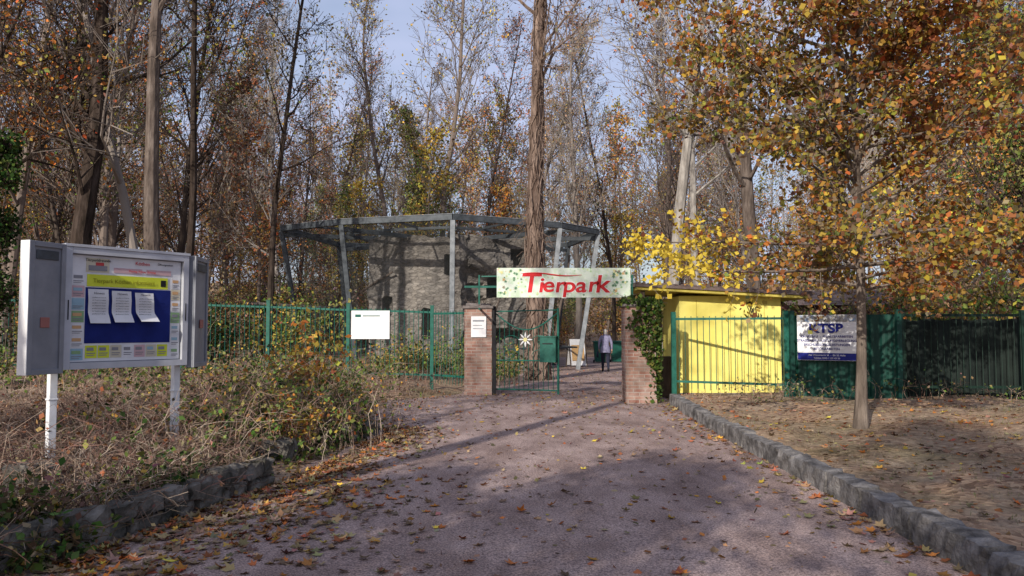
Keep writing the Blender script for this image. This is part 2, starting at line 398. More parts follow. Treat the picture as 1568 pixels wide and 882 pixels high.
# ------------------------------------------------------------------ trees
def tree_mesh(name, seed, Ht, r0, base, nb, blen, weights, leafn, lsize, bk=BARK, lean=(0, 0), levels=3, wob=.06, ang=(35, 65), kids=(7, 6), up=.10, top=1.0, clump=.6, leafmat=FLEAF, twig=.011, fork=False, vines=0, lfrom=2, seg=(16, 6, 3, 2)):
    rg = random.Random(seed); rn = np.random.RandomState(seed); b = MB(); sites = []; trunk = []
    def rv(s): return Vector((rg.gauss(0, s), rg.gauss(0, s), rg.gauss(0, s)))
    def branch(p, d, L, r, lvl):
        n = seg[lvl] if lvl < 4 else 2
        pts = [p]; ds = [d]
        for i in range(n):
            d = (d+rv(wob*(1, 2.2, 3.5, 4)[min(lvl, 3)])+Vector((0, 0, up*(0 if lvl == 0 else 1)))).normalized()
            p = p+d*(L/n); pts.append(p); ds.append(d)
        e = (.16, .15, .3, .6)[min(lvl, 3)]
        rad = [max(r*(1-(1-e)*(i/n)**.9), twig*.6) for i in range(n+1)]
        if lvl == 0:
            rad[0] *= 1.35
            trunk.append((pts, rad))
        b.tube(pts, rad, (9, 5, 3, 3)[min(lvl, 3)], 0, cap=False)
        if lvl < levels:
            k = nb if lvl == 0 else kids[lvl-1]
            if lvl > 0: k = max(2, int(round(k*rg.uniform(.75, 1.25))))
            for c in range(k):
                t = base+(1-base)*((c+rg.random())/k) if lvl == 0 else rg.uniform(.22, 1)
                t = min(t, .995); f = t*n; i = int(f); fr = f-i
                q = pts[i].lerp(pts[i+1], fr); dd = ds[i+1]
                a = math.radians(rg.uniform(*ang)); az = rg.uniform(0, 2*math.pi)+c*2.4
                px = dd.orthogonal().normalized(); py = dd.cross(px)
                nd = dd*math.cos(a)+(px*math.cos(az)+py*math.sin(az))*math.sin(a)
                if lvl == 0:
                    s = (t-base)/(1-base+1e-6)
                    LL = blen*(1-(1-.28)*s**1.3*top)*rg.uniform(.7, 1.15)
                    rr = min(rad[i]*.5, .012*LL+.02)
                else:
                    LL = L*rg.uniform(.35, .6); rr = rad[i]*.6
                branch(q, nd, LL, max(rr, twig), lvl+1)
        if lvl >= lfrom:
            for i in range(1, n+1): sites.append(tuple(pts[i]))
    branch(Vector((0, 0, -.15)), Vector((lean[0], lean[1], 1)).normalized(), Ht, r0, 0)
    if vines:
        pts, rad = trunk[0]
        def at(z):
            f = z*(len(pts)-1); i = min(int(f), len(pts)-2); return pts[i].lerp(pts[i+1], f-i), rad[i]+(rad[i+1]-rad[i])*(f-i)
        for v in range(vines):
            a = rg.uniform(0, 6.28); t0 = rg.uniform(0, .35) if v > vines*.5 else 0; t1 = min(.8, t0+rg.uniform(.2, .6)); P = []
            for i in range(34):
                t = t0+(t1-t0)*i/33; c, rr = at(t); a += rg.gauss(0, .3)
                P.append(c+Vector((math.cos(a), math.sin(a), 0))*(rr+rg.uniform(-.01, .07)))
            r_ = rg.uniform(.008, .026)
            b.tube(P, [r_*rg.uniform(.7, 1.3) for _ in range(34)], 4, 2, cap=False)
        for v in range(vines*22):
            t = rg.uniform(.02, .75); c, rr = at(t); a = rg.uniform(0, 6.28); d = Vector((math.cos(a), math.sin(a), rg.uniform(-1.2, .5)))
            p = c+Vector((math.cos(a), math.sin(a), 0))*rr; l = rg.uniform(.1, .45)
            b.tube([p, p+d*l*.5+rv(.03), p+d*l+Vector((0, 0, -l*.4))], [.009, .008, .005], 3, 2, cap=False)
    if leafn:
        S = np.array(sites); idx = rn.randint(0, len(S), leafn)
        P = S[idx]+rn.normal(size=(leafn, 3))*lsize*1.1
        b.leaves(P, lsize*(.6+.8*rn.rand(leafn)), cols(P, weights, rn, clump, seed), rn, 1)
    return b.mesh(name, [bk, leafmat, BARK_R], smooth=False)

VAR = []
specs = [
    (dict(brown=3, tan=3, olive=1, rust=2), 1700, FB[0]),
    (dict(orange=3, gold=2, rust=3, tan=2), 3600, FB[0]),
    (dict(yellow=1.5, gold=3, olive=3, tan=2), 2700, FB[0]),
    (dict(olive=4, green=3, gold=1), 3300, FB[0]),
    (dict(tan=3, brown=3), 500, FB[2]),
    (dict(rust=3, brown=3, orange=2), 3200, FB[1]),
    (dict(brown=2, pale=2, tan=2), 450, FB[0]),
    (dict(tan=3, gold=2, pale=2), 1500, FB[2]),
]
for i, (w, ln, bk) in enumerate(specs):
    VAR.append(tree_mesh('forest_tree_mesh_%d' % i, 20+i, 23+2*(i % 3), .16+.03*(i % 4), .2, 26, 5.2, w, ln, .14, bk, kids=(9, 6), ang=(24, 56), up=.13, twig=.012, wob=.045, seg=(14, 5, 2, 1)))
FARV = []
for i, (w, ln, bk) in enumerate(((dict(brown=3, tan=3, rust=1), 1200, FB[0]), (dict(orange=3, gold=3, tan=2), 1900, FB[0]), (dict(olive=3, gold=3, green=1), 1800, FB[1]), (dict(tan=3, pale=2), 800, FB[2]), (dict(rust=3, brown=3, orange=2), 1700, FB[0]))):
    FARV.append(tree_mesh('far_tree_mesh_%d' % i, 40+i, 23+i, .2, .15, 22, 5.4, w, ln, .30, bk, levels=3, kids=(5, 4), ang=(24, 56), up=.13, twig=.024, wob=.045, seg=(8, 3, 2, 1)))
MID = []
for i, (w, ln) in enumerate(((dict(orange=3, gold=2, tan=3), 3400), (dict(olive=3, gold=3, yellow=1), 3400), (dict(rust=3, brown=3, tan=2), 3000), (dict(green=3, olive=3, dgreen=1), 4000))):
    MID.append(tree_mesh('understory_tree_mesh_%d' % i, 60+i, 9+i, .09, .1, 20, 2.8, w, ln, .13, FB[0], kids=(6, 5), twig=.009, seg=(8, 4, 2, 1)))
def inst(parent, mesh, x, y, s, rz, name, tilt=0):
    o = link(name, mesh, parent); o.location = (x, y, H(x, y)-.05); o.scale = (s, s, s*R.uniform(.92, 1.08)); o.rotation_euler = (R.uniform(-tilt, tilt), R.uniform(-tilt, tilt), rz)
    return o
forest = empty('forest_trees')
pts = []
def ok(x, y, md):
    if -11 < x < 5.6 and 24 < y < 41: return False
    if y < 50 and float(xl(y))-1.2 < x < float(xr(y))+1.2: return False
    return all((x-a)**2+(y-c)**2 > md*md for a, c in pts)
tries = 0; k = 0
while len(pts) < 140 and tries < 9000:
    tries += 1
    y = 23+95*R.random()**1.1; x = R.uniform(-1, 1)*(.70*y+5)
    if y < 40 and -9.5 < x < 7.5: continue
    if y < 31 and 7.0 < x < 14: continue
    if not ok(x, y, 2.8 if y < 60 else 3.2): continue
    pts.append((x, y))
    if y > 66: me_ = FARV[R.randrange(5)]
    elif x < -14: me_ = VAR[R.choice([1, 5, 5, 0, 6, 1, 3])]
    elif x < -8: me_ = VAR[R.choice([0, 0, 5, 2, 6, 3, 4, 6, 1])]
    elif x < 0: me_ = VAR[R.choice([0, 3, 1, 7, 4, 6, 2, 6, 5])]
    else: me_ = VAR[R.choice([0, 6, 4, 7, 7, 0, 5, 1])]
    inst(forest, me_, x, y, R.uniform(.78, 1.12), R.uniform(0, 6.28), 'trunk_and_crown_%d' % k, .04); k += 1
for j in range(58):
    y = R.uniform(112, 150); x = R.uniform(-1, 1)*(.72*y+6)
    inst(forest, FARV[R.randrange(5)], x, y, R.uniform(.7, .95), R.uniform(0, 6.28), 'trunk_and_crown_%d' % k); k += 1
for j in range(60):
    for _ in range(30):
        y = 27+55*R.random()**1.2; x = R.uniform(-1, 1)*(.70*y+4)
        if ok(x, y, 1.2) and not (y < 41 and -9.5 < x < 7.5) and not (y < 33 and 7.0 < x < 14): break
    else: continue
    c = R.choice([0, 2, 1, 2, 3, 1]) if x < -8 else R.choice([0, 1, 3, 2, 0])
    inst(forest, MID[c], x, y, R.uniform(.7, 1.25), R.uniform(0, 6.28), 'understory_tree_%d' % j)

# undergrowth
def shrub_mesh(name, seed, Ht, n, weights, ls, stems=20, spread=1.4, bk=FB[1], mat=FLEAF):
    rg = random.Random(seed); rn = np.random.RandomState(seed); b = MB(); S = []
    for i in range(stems):
        a = rg.uniform(0, 6.28); d = Vector((math.cos(a)*rg.uniform(.1, .8), math.sin(a)*rg.uniform(.1, .8), 1)).normalized(); p = Vector((rg.gauss(0, spread*.25), rg.gauss(0, spread*.25), -.1)); L = Ht*rg.uniform(.5, 1.1); P = [p]
        for q in range(5):
            d = (d+Vector((rg.gauss(0, .14), rg.gauss(0, .14), rg.gauss(0, .08)))).normalized(); p = p+d*L/5; P.append(p)
            if q > 0:
                for z in range(3):
                    e = (d+Vector((rg.gauss(0, .7), rg.gauss(0, .7), rg.gauss(0, .4)))).normalized(); l = L*rg.uniform(.12, .3)
                    T = [p, p+e*l]; b.tube(T, [.008, .004], 3, 0, cap=False); S += [tuple(p+e*l*.5), tuple(T[1])]
            S.append(tuple(p))
        b.tube(P, [.018*(1-.7*q/5) for q in range(6)], 4, 0, cap=False)
    S = np.array(S); P = S[rn.randint(0, len(S), n)]+rn.normal(size=(n, 3))*ls*1.2
    b.leaves(P, ls*(.6+.8*rn.rand(n)), cols(P, weights, rn, .5, seed), rn, 1)
    return b.mesh(name, [bk, mat])
SH = [shrub_mesh('shrub_a', 1, 3.0, 2200, dict(brown=3, rust=2, tan=3), .13),
      shrub_mesh('shrub_b', 2, 2.6, 2400, dict(olive=3, green=3, gold=1), .12),
      shrub_mesh('shrub_c', 3, 3.4, 2100, dict(orange=2, gold=3, tan=3), .13),
      shrub_mesh('shrub_d', 4, 3.0, 1200, dict(tan=2, brown=3, pale=1), .12, stems=28),
      shrub_mesh('shrub_e', 5, 2.2, 2600, dict(dgreen=4, green=3, olive=1), .10)]
und = empty('undergrowth_shrubs')
for j in range(185):
    for _ in range(30):
        y = 25+90*R.random()**1.2; x = R.uniform(-1, 1)*(.70*y+3)
        if (-10.5 < x < 5.2 and 24 < y < 40) or (y < 55 and float(xl(y))-1.5 < x < float(xr(y))+1.5) or (6 < x < 11.0 and y < 25): continue
        break
    else: continue
    c = R.choice([0, 1, 3, 4, 0, 3, 0, 1]) if x < 0 else R.choice([0, 1, 2, 3, 4, 3])
    inst(und, SH[c], x, y, R.uniform(.7, 1.35), R.uniform(0, 6.28), 'shrub_%d' % j)
for j, (x, y, c, s) in enumerate(((7.6, 20.6, 1, .95), (9.2, 19.8, 4, 1.0), (11.2, 18.6, 1, 1.0), (13, 18, 4, 1.1), (8.6, 20.4, 3, .9), (10.4, 20.2, 2, 1.0), (-6.6, 23.5, 1, .9), (-9.2, 22.8, 4, 1.0), (-11.5, 22, 1, 1.1))):
    inst(und, SH[c], x, y, s, j, 'shrub_behind_fence_%d' % j)

# named mid-distance trees
def tree(name, mesh, x, y, rz=0, s=1):
    o = link(name, mesh); o.location = (x, y, H(x, y)-.03); o.rotation_euler = (0, 0, rz); o.scale = (s, s, s); return o
tree('vine_covered_tree', tree_mesh('vine_tree', 101, 23, .31, .38, 22, 4.2, dict(tan=2, brown=2, pale=1), 700, .12, BARK_R, lean=(-.012, 0), wob=.022, kids=(7, 6), vines=30), .85, 25)
tree('pale_barked_tree', tree_mesh('pale_tree', 102, 23, .23, .33, 22, 4.4, dict(tan=2, gold=2), 500, .12, BARK_P, lean=(.055, 0), wob=.022, kids=(7, 6)), 4.95, 25.2)
tree('brown_barked_tree', tree_mesh('brown_tree', 103, 22, .24, .42, 22, 4.4, dict(brown=2, rust=1, olive=2), 1400, .12, BARK, lean=(-.03, 0), wob=.022, kids=(7, 6)), -9.35, 20.5)
tree('dark_barked_tree', tree_mesh('dark_tree', 104, 22, .34, .22, 26, 5, dict(olive=3, gold=2, brown=2), 3400, .13, BARK_D, lean=(.0, 0), wob=.045, kids=(8, 6)), -12.6, 22.5)
tree('orange_leaved_tree', tree_mesh('orange_tree', 105, 18, .22, .25, 28, 4.6, dict(orange=4, rust=3, red=2, gold=1), 7500, .13, BARK_D, wob=.045, kids=(8, 6)), -14.6, 21.6)
tree('slender_tree', tree_mesh('slender1', 106, 20, .14, .3, 20, 3.4, dict(olive=3, green=2, gold=2), 1800, .11, BARK_D, lean=(.01, 0), wob=.03), -9.6, 23.5)
tree('slender_tree', tree_mesh('slender2', 107, 19, .13, .3, 20, 3.4, dict(olive=3, gold=2, tan=1), 1600, .11, BARK_D, lean=(.04, 0), wob=.03), -8.2, 26.5, 1)
tree('leaning_tree', tree_mesh('leaning', 108, 21, .2, .35, 20, 4, dict(tan=2, brown=2), 600, .12, BARK_P, lean=(-.16, 0), wob=.03), 8.3, 33)
tree('beech_tree', tree_mesh('beech', 109, 22, .26, .25, 26, 5, dict(orange=3, rust=1, gold=2, tan=3), 3600, .12, BARK, wob=.04), 7.6, 24.5)
tree('green_leaved_tree', tree_mesh('greenright', 110, 9, .14, .12, 26, 3.4, dict(olive=4, green=3, gold=1, byellow=.4), 8000, .10, BARK_D, wob=.05), 12.6, 19.5)
tree('green_leaved_tree', tree_mesh('greenmid', 112, 15, .2, .1, 40, 2.0, dict(dgreen=2, green=3, olive=3), 6500, .12, BARK_D, wob=.04), -4.2, 42)
tree('ivy_clad_tree', tree_mesh('ivyclad', 113, 5.6, .3, .03, 44, 1.3, dict(dgreen=5, green=1), 6500, .10, BARK_D, wob=.03), -12.2, 17.5)

# young tree on the right with ochre crown (real leaf-sized faces)
def young_tree():
    rg = random.Random(55); rn = np.random.RandomState(55); b = MB(); S = []
    Ht = 8.8; n = 20; pts = []; p = Vector((0, 0, -.1))
    for i in range(n+1):
        t = i/n; pts.append(Vector((.10*t+.05*math.sin(t*7), .05*math.sin(t*5), -.1+Ht*t)))
    rad = [.078*(1-.86*(i/n)) for i in range(n+1)]; rad[0] = .12; rad[1] = .088
    b.tube(pts, rad, 10, 0, cap=False)
    K = 84
    for c in range(K):
        t = .235+.75*(c+rg.random()*.7)/K; f = t*n; i = min(int(f), n-1); q = pts[i].lerp(pts[i+1], f-i)
        az = c*2.399+rg.uniform(-.3, .3); s = (t-.235)/.75
        L = (3.2*(1-.12*s) if s > .08 else 2.8+5*s)*(1 if s < .65 else 1-.65*((s-.65)/.35)**1.2)*rg.uniform(.7, 1.12)
        el = math.radians(rg.uniform(12, 42)+18*s)
        if s < .12: el = math.radians(rg.uniform(2, 22))
        d = Vector((math.cos(az)*math.cos(el), math.sin(az)*math.cos(el), math.sin(el))); P = [q]; m = 8; r0 = .009*L+.005
        for k in range(m):
            d = (d+Vector((rg.gauss(0, .1), rg.gauss(0, .1), rg.gauss(0, .07)-.015))).normalized(); q = q+d*L/m; P.append(q)
            if k >= 1:
                for z in range(3):
                    e = (d*.8+Vector((rg.gauss(0, .6), rg.gauss(0, .6), rg.gauss(0, .4)))).normalized(); l = L*rg.uniform(.12, .32)*(1.1-k/m*.5)
                    Q = [q]; u = q
                    for w in range(3):
                        e = (e+Vector((rg.gauss(0, .18), rg.gauss(0, .18), rg.gauss(0, .12)-.05))).normalized(); u = u+e*l/3; Q.append(u); S.append(tuple(u))
                        if w:
                            g = (e+Vector((rg.gauss(0, .7), rg.gauss(0, .7), rg.gauss(0, .5)))).normalized(); b.tube([u, u+g*.16], [.003, .002], 3, 0, cap=False); S.append(tuple(u+g*.16))
                    b.tube(Q, [.006, .005, .004, .0025], 3, 0, cap=False)
            if k > 3: S.append(tuple(q))
        b.tube(P, [r0*(1-.8*k/m) for k in range(m+1)], 5, 0, cap=False)
    S = np.array(S); NL = 62000
    I = rn.randint(0, len(S), NL)
    dens = np.sin(S[:, 0]*2.3+1)+np.sin(S[:, 1]*2.1)+np.sin(S[:, 2]*2.6+S[:, 0])
    I = I[(dens[I] > -1.1) | (rn.rand(NL) < .35)]
    P = S[I]+rn.normal(size=(len(I), 3))*.07
    C = cols(P, dict(rust=3, orange=2.2, gold=4.5, tan=3, yellow=1.0, olive=2.2, brown=1.4), rn, .5, 3)
    left = np.clip((-P[:, 0]-1.3)/1.2, 0, 1)*np.clip((3.9-P[:, 2])/1.2, 0, 1); pick = rn.rand(len(P)) < left
    C[pick] = np.array(PAL['byellow'])*(.8+.35*rn.rand(pick.sum()))[:, None]
    b.leaves(P, .086*(.6+.7*rn.rand(len(P))), C, rn, 1, asp=.8)
    o = link('young_maple_tree', b.mesh('young_tree', [BARK_Y, LEAF])); o.location = (5.03, 11.4, H(5.03, 11.4)); return o
young_tree()

# trees standing behind the viewpoint (their shadows fall over the path)
back = [(-6.75, -1.0, 12, .36, .80, 250), (-8.9, -2.0, 10.5, .16, .78, 300), (-4.9, -4.4, 6.9, .12, .38, 5600), (-1.6, -5.0, 6.6, .12, .38, 5600), (-9.9, 1.0, 6.6, .14, .45, 3000), (1.3, -6.0, 6.6, .13, .35, 5200), (-7.6, -5.2, 6.8, .13, .35, 4600), (-2.9, -8.0, 9.5, .15, .5, 3600)]
for i, (x, y, h, r, bs, ln) in enumerate(back):
    tree('roadside_tree', tree_mesh('roadside_%d' % i, 300+i, h, r, bs, 16, h*.33, dict(gold=3, tan=2, olive=2), ln, .15, FB[0], kids=(6, 5), wob=.04, seg=(10, 5, 2, 1)), x, y)

# ------------------------------------------------------------------ aviary
av = empty('aviary_enclosure')
T = 5.5
top = [(-8.9, 30.1), (-6.2, 28.3), (-2.05, 27.0), (1.8, 29.2), (3.45, 31.3), (2.6, 36), (-2.8, 38.5), (-8.0, 36)]
cx, cy = -2.7, 32.2
def inn(p, k=.86): return (cx+(p[0]-cx)*k, cy+(p[1]-cy)*k)
b = MB(); w = MB(); nn = len(top)
for i in range(nn):
    a = top[i]; c = top[(i+1) % nn]; ai = inn(a); ci = inn(c)
    zb = H(*ai)-.2
    b.beam((ai[0], ai[1], zb), (a[0], a[1], T-.1), .17, .17, 0 if i in (2, 3, 4) else 1)
    b.beam((a[0], a[1], T), (c[0], c[1], T), .14, .20, 1)
    b.beam((a[0], a[1], T+.115), (c[0], c[1], T+.115), .17, .02, 0)
    ca = (a[0]*.995+cx*.005, a[1]*.995+cy*.005)
    b.beam((ca[0], ca[1], T-.24), (cx+(a[0]-cx)*.25, cy+(a[1]-cy)*.25, T-.24), .1, .16, 1)
    b.beam((ai[0], ai[1], .9), (ci[0], ci[1], .9), .06, .06, 1)
    m1 = (cx+(a[0]-cx)*.62, cy+(a[1]-cy)*.62); m2 = (cx+(c[0]-cx)*.62, cy+(c[1]-cy)*.62)
    b.beam((m1[0], m1[1], T-.1), (m2[0], m2[1], T-.1), .07, .1, 1)
    t1 = ((a[0]+c[0])/2, (a[1]+c[1])/2); b.beam((t1[0], t1[1], T-.05), ((m1[0]+m2[0])/2, (m1[1]+m2[1])/2, T-.05), .06, .08, 1)
    w.quad((ai[0], ai[1], .1), (ci[0], ci[1], .1), (c[0], c[1], T-.11), (a[0], a[1], T-.11), 0)
    w.quad((a[0], a[1], T+.13), (c[0], c[1], T+.13), (cx+.1*(c[0]-cx), cy+.1*(c[1]-cy), T+.25), (cx+.1*(a[0]-cx), cy+.1*(a[1]-cy), T+.25), 1)
b.obj('steel_frame', [STEEL, STEEL_D], av, bevel=.008)
w.obj('wire_netting', [net_mat('wire_netting_fine', .12), net_mat('wire_netting_roof', .38)], av)
loop = [(-5.65, 30.9), (-2.0, 30.0), (-1.75, 30.5), (1.0, 31.2), (1.3, 33.6), (-2, 34.5), (-5.9, 34)]
b = MB(); per = []
for i in range(len(loop)):
    a = loop[i]; c = loop[(i+1) % len(loop)]; L = math.hypot(c[0]-a[0], c[1]-a[1]); n = max(2, int(L/.09))
    nrm = Vector((c[1]-a[1], -(c[0]-a[0]), 0)).normalized()
    for k in range(n): t = k/n; per.append((a[0]+(c[0]-a[0])*t, a[1]+(c[1]-a[1])*t, nrm, i))
nzv = 62; np_ = len(per)
niche = [(-2.55, -2.25, 3.7, 4.5, 1.0), (-5.1, -4.75, 2.2, 2.9, .5), (-3.5, -3.1, 1.2, 2.4, .8), (-.9, -.4, 2.9, 3.7, .9), (.1, .5, 4.2, 4.8, .7), (-1.5, .4, 0, 1.6, 1.0)]
for l in range(nzv+1):
    for (x, y, nm, sd) in per:
        topz = 5.25+.22*noise.noise(Vector((x*.9, y*.9, 3)))+.1*noise.noise(Vector((x*4, y*4, 3)))
        z = l/nzv*topz
        q = Vector((x, y, z)); amp = .05 if sd == 0 else .16
        d = amp*noise.noise(q*1.3)*1.6+.05*noise.noise(q*5)+.03*noise.noise(q*11)
        if sd == 2: d += .22*math.floor(2.0*noise.noise(q*.8+Vector((4, 4, 4))))
        for (x0, x1, z0, z1, dp) in niche:
            if x0 < x < x1 and z0 < z < z1 and y < 32: d -= dp
        b.v.append((x+nm.x*d, y+nm.y*d, z-.1*(l == 0)))
for l in range(nzv):
    for k in range(np_):
        b.f.append((l*np_+k, l*np_+(k+1) % np_, (l+1)*np_+(k+1) % np_, (l+1)*np_+k)); b.m.append(0)
b.f.append(tuple(nzv*np_+k for k in range(np_))); b.m.append(0)
b.obj('rubble_tower', [RUBBLE], av)
b = MB()
for (p0, p1, r) in (((1.4, 30.6, 0), (2.3, 31, 4.6), .07), ((-6.9, 31.5, 2.6), (-4.6, 30.4, 3.9), .06), ((-1.6, 29.6, .1), (-.2, 29.8, 3.4), .05)):
    a = Vector(p0); c = Vector(p1); b.tube([a.lerp(c, k/6)+Vector((R.gauss(0, .05), 0, R.gauss(0, .05))) for k in range(7)], [r*(1-.4*k/6) for k in range(7)], 7, 0)
b.obj('climbing_branches', [BARK], av)

# ------------------------------------------------------------------ brick gate pillars
def pillar(name, x0, x1, y0, y1, h, cap=True):
    e = empty(name, ((x0+x1)/2, (y0+y1)/2, 0)); b = MB(); cxx = (x1-x0)/2; cyy = (y1-y0)/2
    n = 26
    for l in range(n+1):
        z = -.15+(h+.15)*l/n
        for q in range(24):
            s = q//6; t = (q % 6)/6
            c = [(-1+2*t, -1), (1, -1+2*t), (1-2*t, 1), (-1, 1-2*t)][s]
            k = .014*noise.noise(Vector((c[0]*3, c[1]*3+x0, z*5)))
            f_ = 1+.03*max(0, 1-z/.25)
            b.v.append((c[0]*(cxx*f_+k), c[1]*(cyy*f_+k), z))
    for l in range(n):
        for q in range(24): b.f.append((l*24+q, l*24+(q+1) % 24, (l+1)*24+(q+1) % 24, (l+1)*24+q)); b.m.append(0)
    b.f.append(tuple(n*24+q for q in range(24))); b.m.append(0)
    b.obj('brick_shaft', [BRICK], e)
    if cap:
        b = MB(); b.box(-cxx-.05, cxx+.05, -cyy-.05, cyy+.05, h+.003, h+.07, 0, .006); b.box(-cxx+.03, cxx-.03, -cyy+.03, cyy-.03, h+.073, h+.13, 0, .01)
        b.obj('cap_stone', [CONC], e, bevel=.012)
    return e
p1 = pillar('brick_gate_pillar', -1.17, -.50, 19.3, 19.95, 2.12)
p2 = pillar('brick_gate_pillar', 2.49, 3.15, 17.2, 17.85, 2.1)
b = MB(); b.box(-.17, .20, -.36, -.355, 1.42, 1.93, 0); b.box(-.13, .15, -.364, -.361, 1.8, 1.84, 1); b.box(-.13, .1, -.364, -.361, 1.7, 1.715, 1); b.box(-.13, .14, -.364, -.361, 1.62, 1.635, 1)
b.obj('paper_notice', [PAPER, ALU_G], p1)
b = MB(); b.box(.352, .44, -.30, -.18, -.05, 2.18, 0); b.obj('dark_gate_post', [BLACK], p1, bevel=.006)
rn = np.random.RandomState(3); P = []
for i in range(2600):
    s = rn.rand(); z = rn.rand()**.8*2.25
    if s < .42:
        x = -.34+.68*rn.rand()**.6; y = -.345
        if x < .02+.25*math.sin(z*3)-.1*(z > 1.6): continue
        if z < .5 and rn.rand() < .5: continue
    elif s < .8: x = .345; y = -.34+.68*rn.rand()
    else: x = -.38+.8*rn.rand(); y = -.36+.7*rn.rand(); z = 2.12+.18*rn.rand()
    P.append((x+rn.normal()*.035+(.05 if x > .3 else 0), y-abs(rn.normal())*.05, z))
P = np.array(P); b = MB(); b.leaves(P, .085*(.6+.7*rn.rand(len(P))), cols(P, dict(dgreen=3, green=5, olive=1), rn, .3), rn, 0, asp=1)
b.obj('climbing_ivy', [LEAF], p2)
for pp, nn_ in ((p1, 40), (p2, 26)):
    b = MB()
    for k in range(nn_):
        x = R.uniform(-.3, .3); a = Vector((x, R.uniform(-.3, .2), 2.15)); b.tube([a, a+Vector((R.gauss(0, .1), R.gauss(0, .1), R.uniform(.05, .2))), a+Vector((R.gauss(0, .25), R.gauss(0, .15), R.uniform(-.15, .3)))], [.006, .005, .003], 3)
    b.obj('dry_tendrils', [BARK], pp)

# ------------------------------------------------------------------ bar fences
def bars(b, a, c, z0, z1, sp, r=.008, m=0, n=4, dz=(0, 0)):
    L = math.hypot(c[0]-a[0], c[1]-a[1]); k = int(L/sp)
    for i in range(k+1):
        t = i/k; x = a[0]+(c[0]-a[0])*t; y = a[1]+(c[1]-a[1])*t; o = dz[0]+(dz[1]-dz[0])*t
        b.tube([(x, y, z0+o), (x, y, z1+o)], r, n, m)
fl = empty('green_bar_fence'); b = MB()
posts = [(-2.1, 20.6, 0), (-4.3, 20.6, .06), (-6.4, 20.6, .14), (-8.6, 20.5, .2), (-10.9, 20.3, .25), (-13.2, 20.0, .3), (-15.5, 19.6, .3)]
for (x, y, o) in posts:
    b.beam((x, y, -.1), (x, y, 2.22+o), .09, .09); b.box(x-.055, x+.055, y-.055, y+.055, 2.223+o, 2.24+o)
for i in range(len(posts)-1):
    a, c = posts[i], posts[i+1]
    for z in (.42, 2.06): b.beam((a[0]-.05, a[1], z+a[2]), (c[0]+.05, c[1], z+c[2]), .035, .05)
    bars(b, (a[0]-.1, a[1]-.03), (c[0]+.1, c[1]-.03), .3, 2.13, .125, .0085, dz=(a[2], c[2]))
a = (-1.2, 19.7, 0); c = posts[0]
for z in (.42, 2.02): b.beam((a[0]-.0, a[1], z), (c[0]+.05, c[1], z), .035, .05)
bars(b, (a[0]-.05, a[1]-.03), (c[0]+.1, c[1]-.03), .2, 2.09, .125, .0085)
b.obj('posts_rails_bars', [GREEN], fl)
b = MB(); b.box(-4.2, -3.2, 20.50, 20.515, 1.36, 2.10, 0); b.box(-4.1, -3.95, 20.496, 20.499, 1.93, 2.0, 1); b.box(-3.9, -3.45, 20.496, 20.499, 1.95, 1.975, 1)
b.obj('white_notice_sign', [WHITEP, GREEN], None)

fr = empty('green_kiosk_fence'); b = MB()
q = [(3.62, 17.6), (5.75, 16.5)]
for (x, y) in q: b.beam((x, y, -.1), (x, y, 2.0), .10, .10)
for z in (.45, 1.84): b.beam((q[0][0]+.05, q[0][1], z), (q[1][0]-.05, q[1][1], z), .035, .05)
bars(b, (q[0][0]+.12, q[0][1]-.03), (q[1][0]-.1, q[1][1]-.03), .3, 1.9, .135, .0085)
b.obj('posts_rails_bars', [GREEN], fr)

pf = empty('green_panel_fence'); b = MB()
a = Vector((5.88, 16.42, 0)); c = Vector((7.5, 15.2, 0)); L = (c-a).length; d = (c-a)/L; nr = Vector((d.y, -d.x, 0))
k = int(L/.05); prof = [0, 0, .03, .03]
zb, zt = .12, 1.9
for i in range(k):
    p = a+d*(L*i/k)+nr*prof[i % 4]; s = a+d*(L*(i+1)/k)+nr*prof[(i+1) % 4]
    b.quad((p.x, p.y, zb), (s.x, s.y, zb), (s.x, s.y, zt), (p.x, p.y, zt))
for p in (a, a.lerp(c, .66), c):
    q = p+nr*.085; b.beam((q.x, q.y, 0), (q.x, q.y, 2.0), .09, .09)
b.obj('corrugated_panel', [GREENP], pf)
pf2 = empty('dark_bar_fence'); b = MB()
a = (7.55, 15.2); c = (14.5, 15.0)
for t in (0, .33, .345, .66, 1):
    x = a[0]+(c[0]-a[0])*t; y = a[1]+(c[1]-a[1])*t; b.beam((x, y, 0), (x, y, 1.98), .08, .08)
for z in (.5, 1.88): b.beam((a[0], a[1], z), (c[0], c[1], z), .03, .05)
bars(b, (a[0]+.05, a[1]-.04), (c[0], c[1]-.04), .25, 1.93, .12, .008)
n = 80
for i in range(n):
    x0 = a[0]+(c[0]-a[0])*i/n; x1 = a[0]+(c[0]-a[0])*(i+1)/n; y0 = 15.5+.03*math.sin(i*1.1); y1 = 15.5+.03*math.sin((i+1)*1.1)
    b.quad((x0, y0, .1), (x1, y1, .1), (x1, y1, 1.8+.02*math.sin(i+1)), (x0, y0, 1.8+.02*math.sin(i)), 1)
b.obj('bars_and_screen', [GREEN_D, noisy('screen_cloth', (.006, .010, .009), (.016, .024, .02), 2, .9, .2)], pf2)

# ------------------------------------------------------------------ text
def text(body, size, loc, rot, mat, parent=None, name='lettering', ext=.002, shear=0, align='CENTER', off=0, sx=1):
    cu = bpy.data.curves.new(name, 'FONT'); cu.body = body; cu.size = size; cu.extrude = ext; cu.shear = shear
    cu.align_x = align; cu.align_y = 'CENTER'; cu.offset = off; cu.materials.append(mat)
    o = bpy.data.objects.new(name, cu); COL.objects.link(o); o.location = loc; o.rotation_euler = rot; o.scale = (sx, 1, 1)
    if parent: o.parent = parent
    return o
RX90 = (math.pi/2, 0, 0)
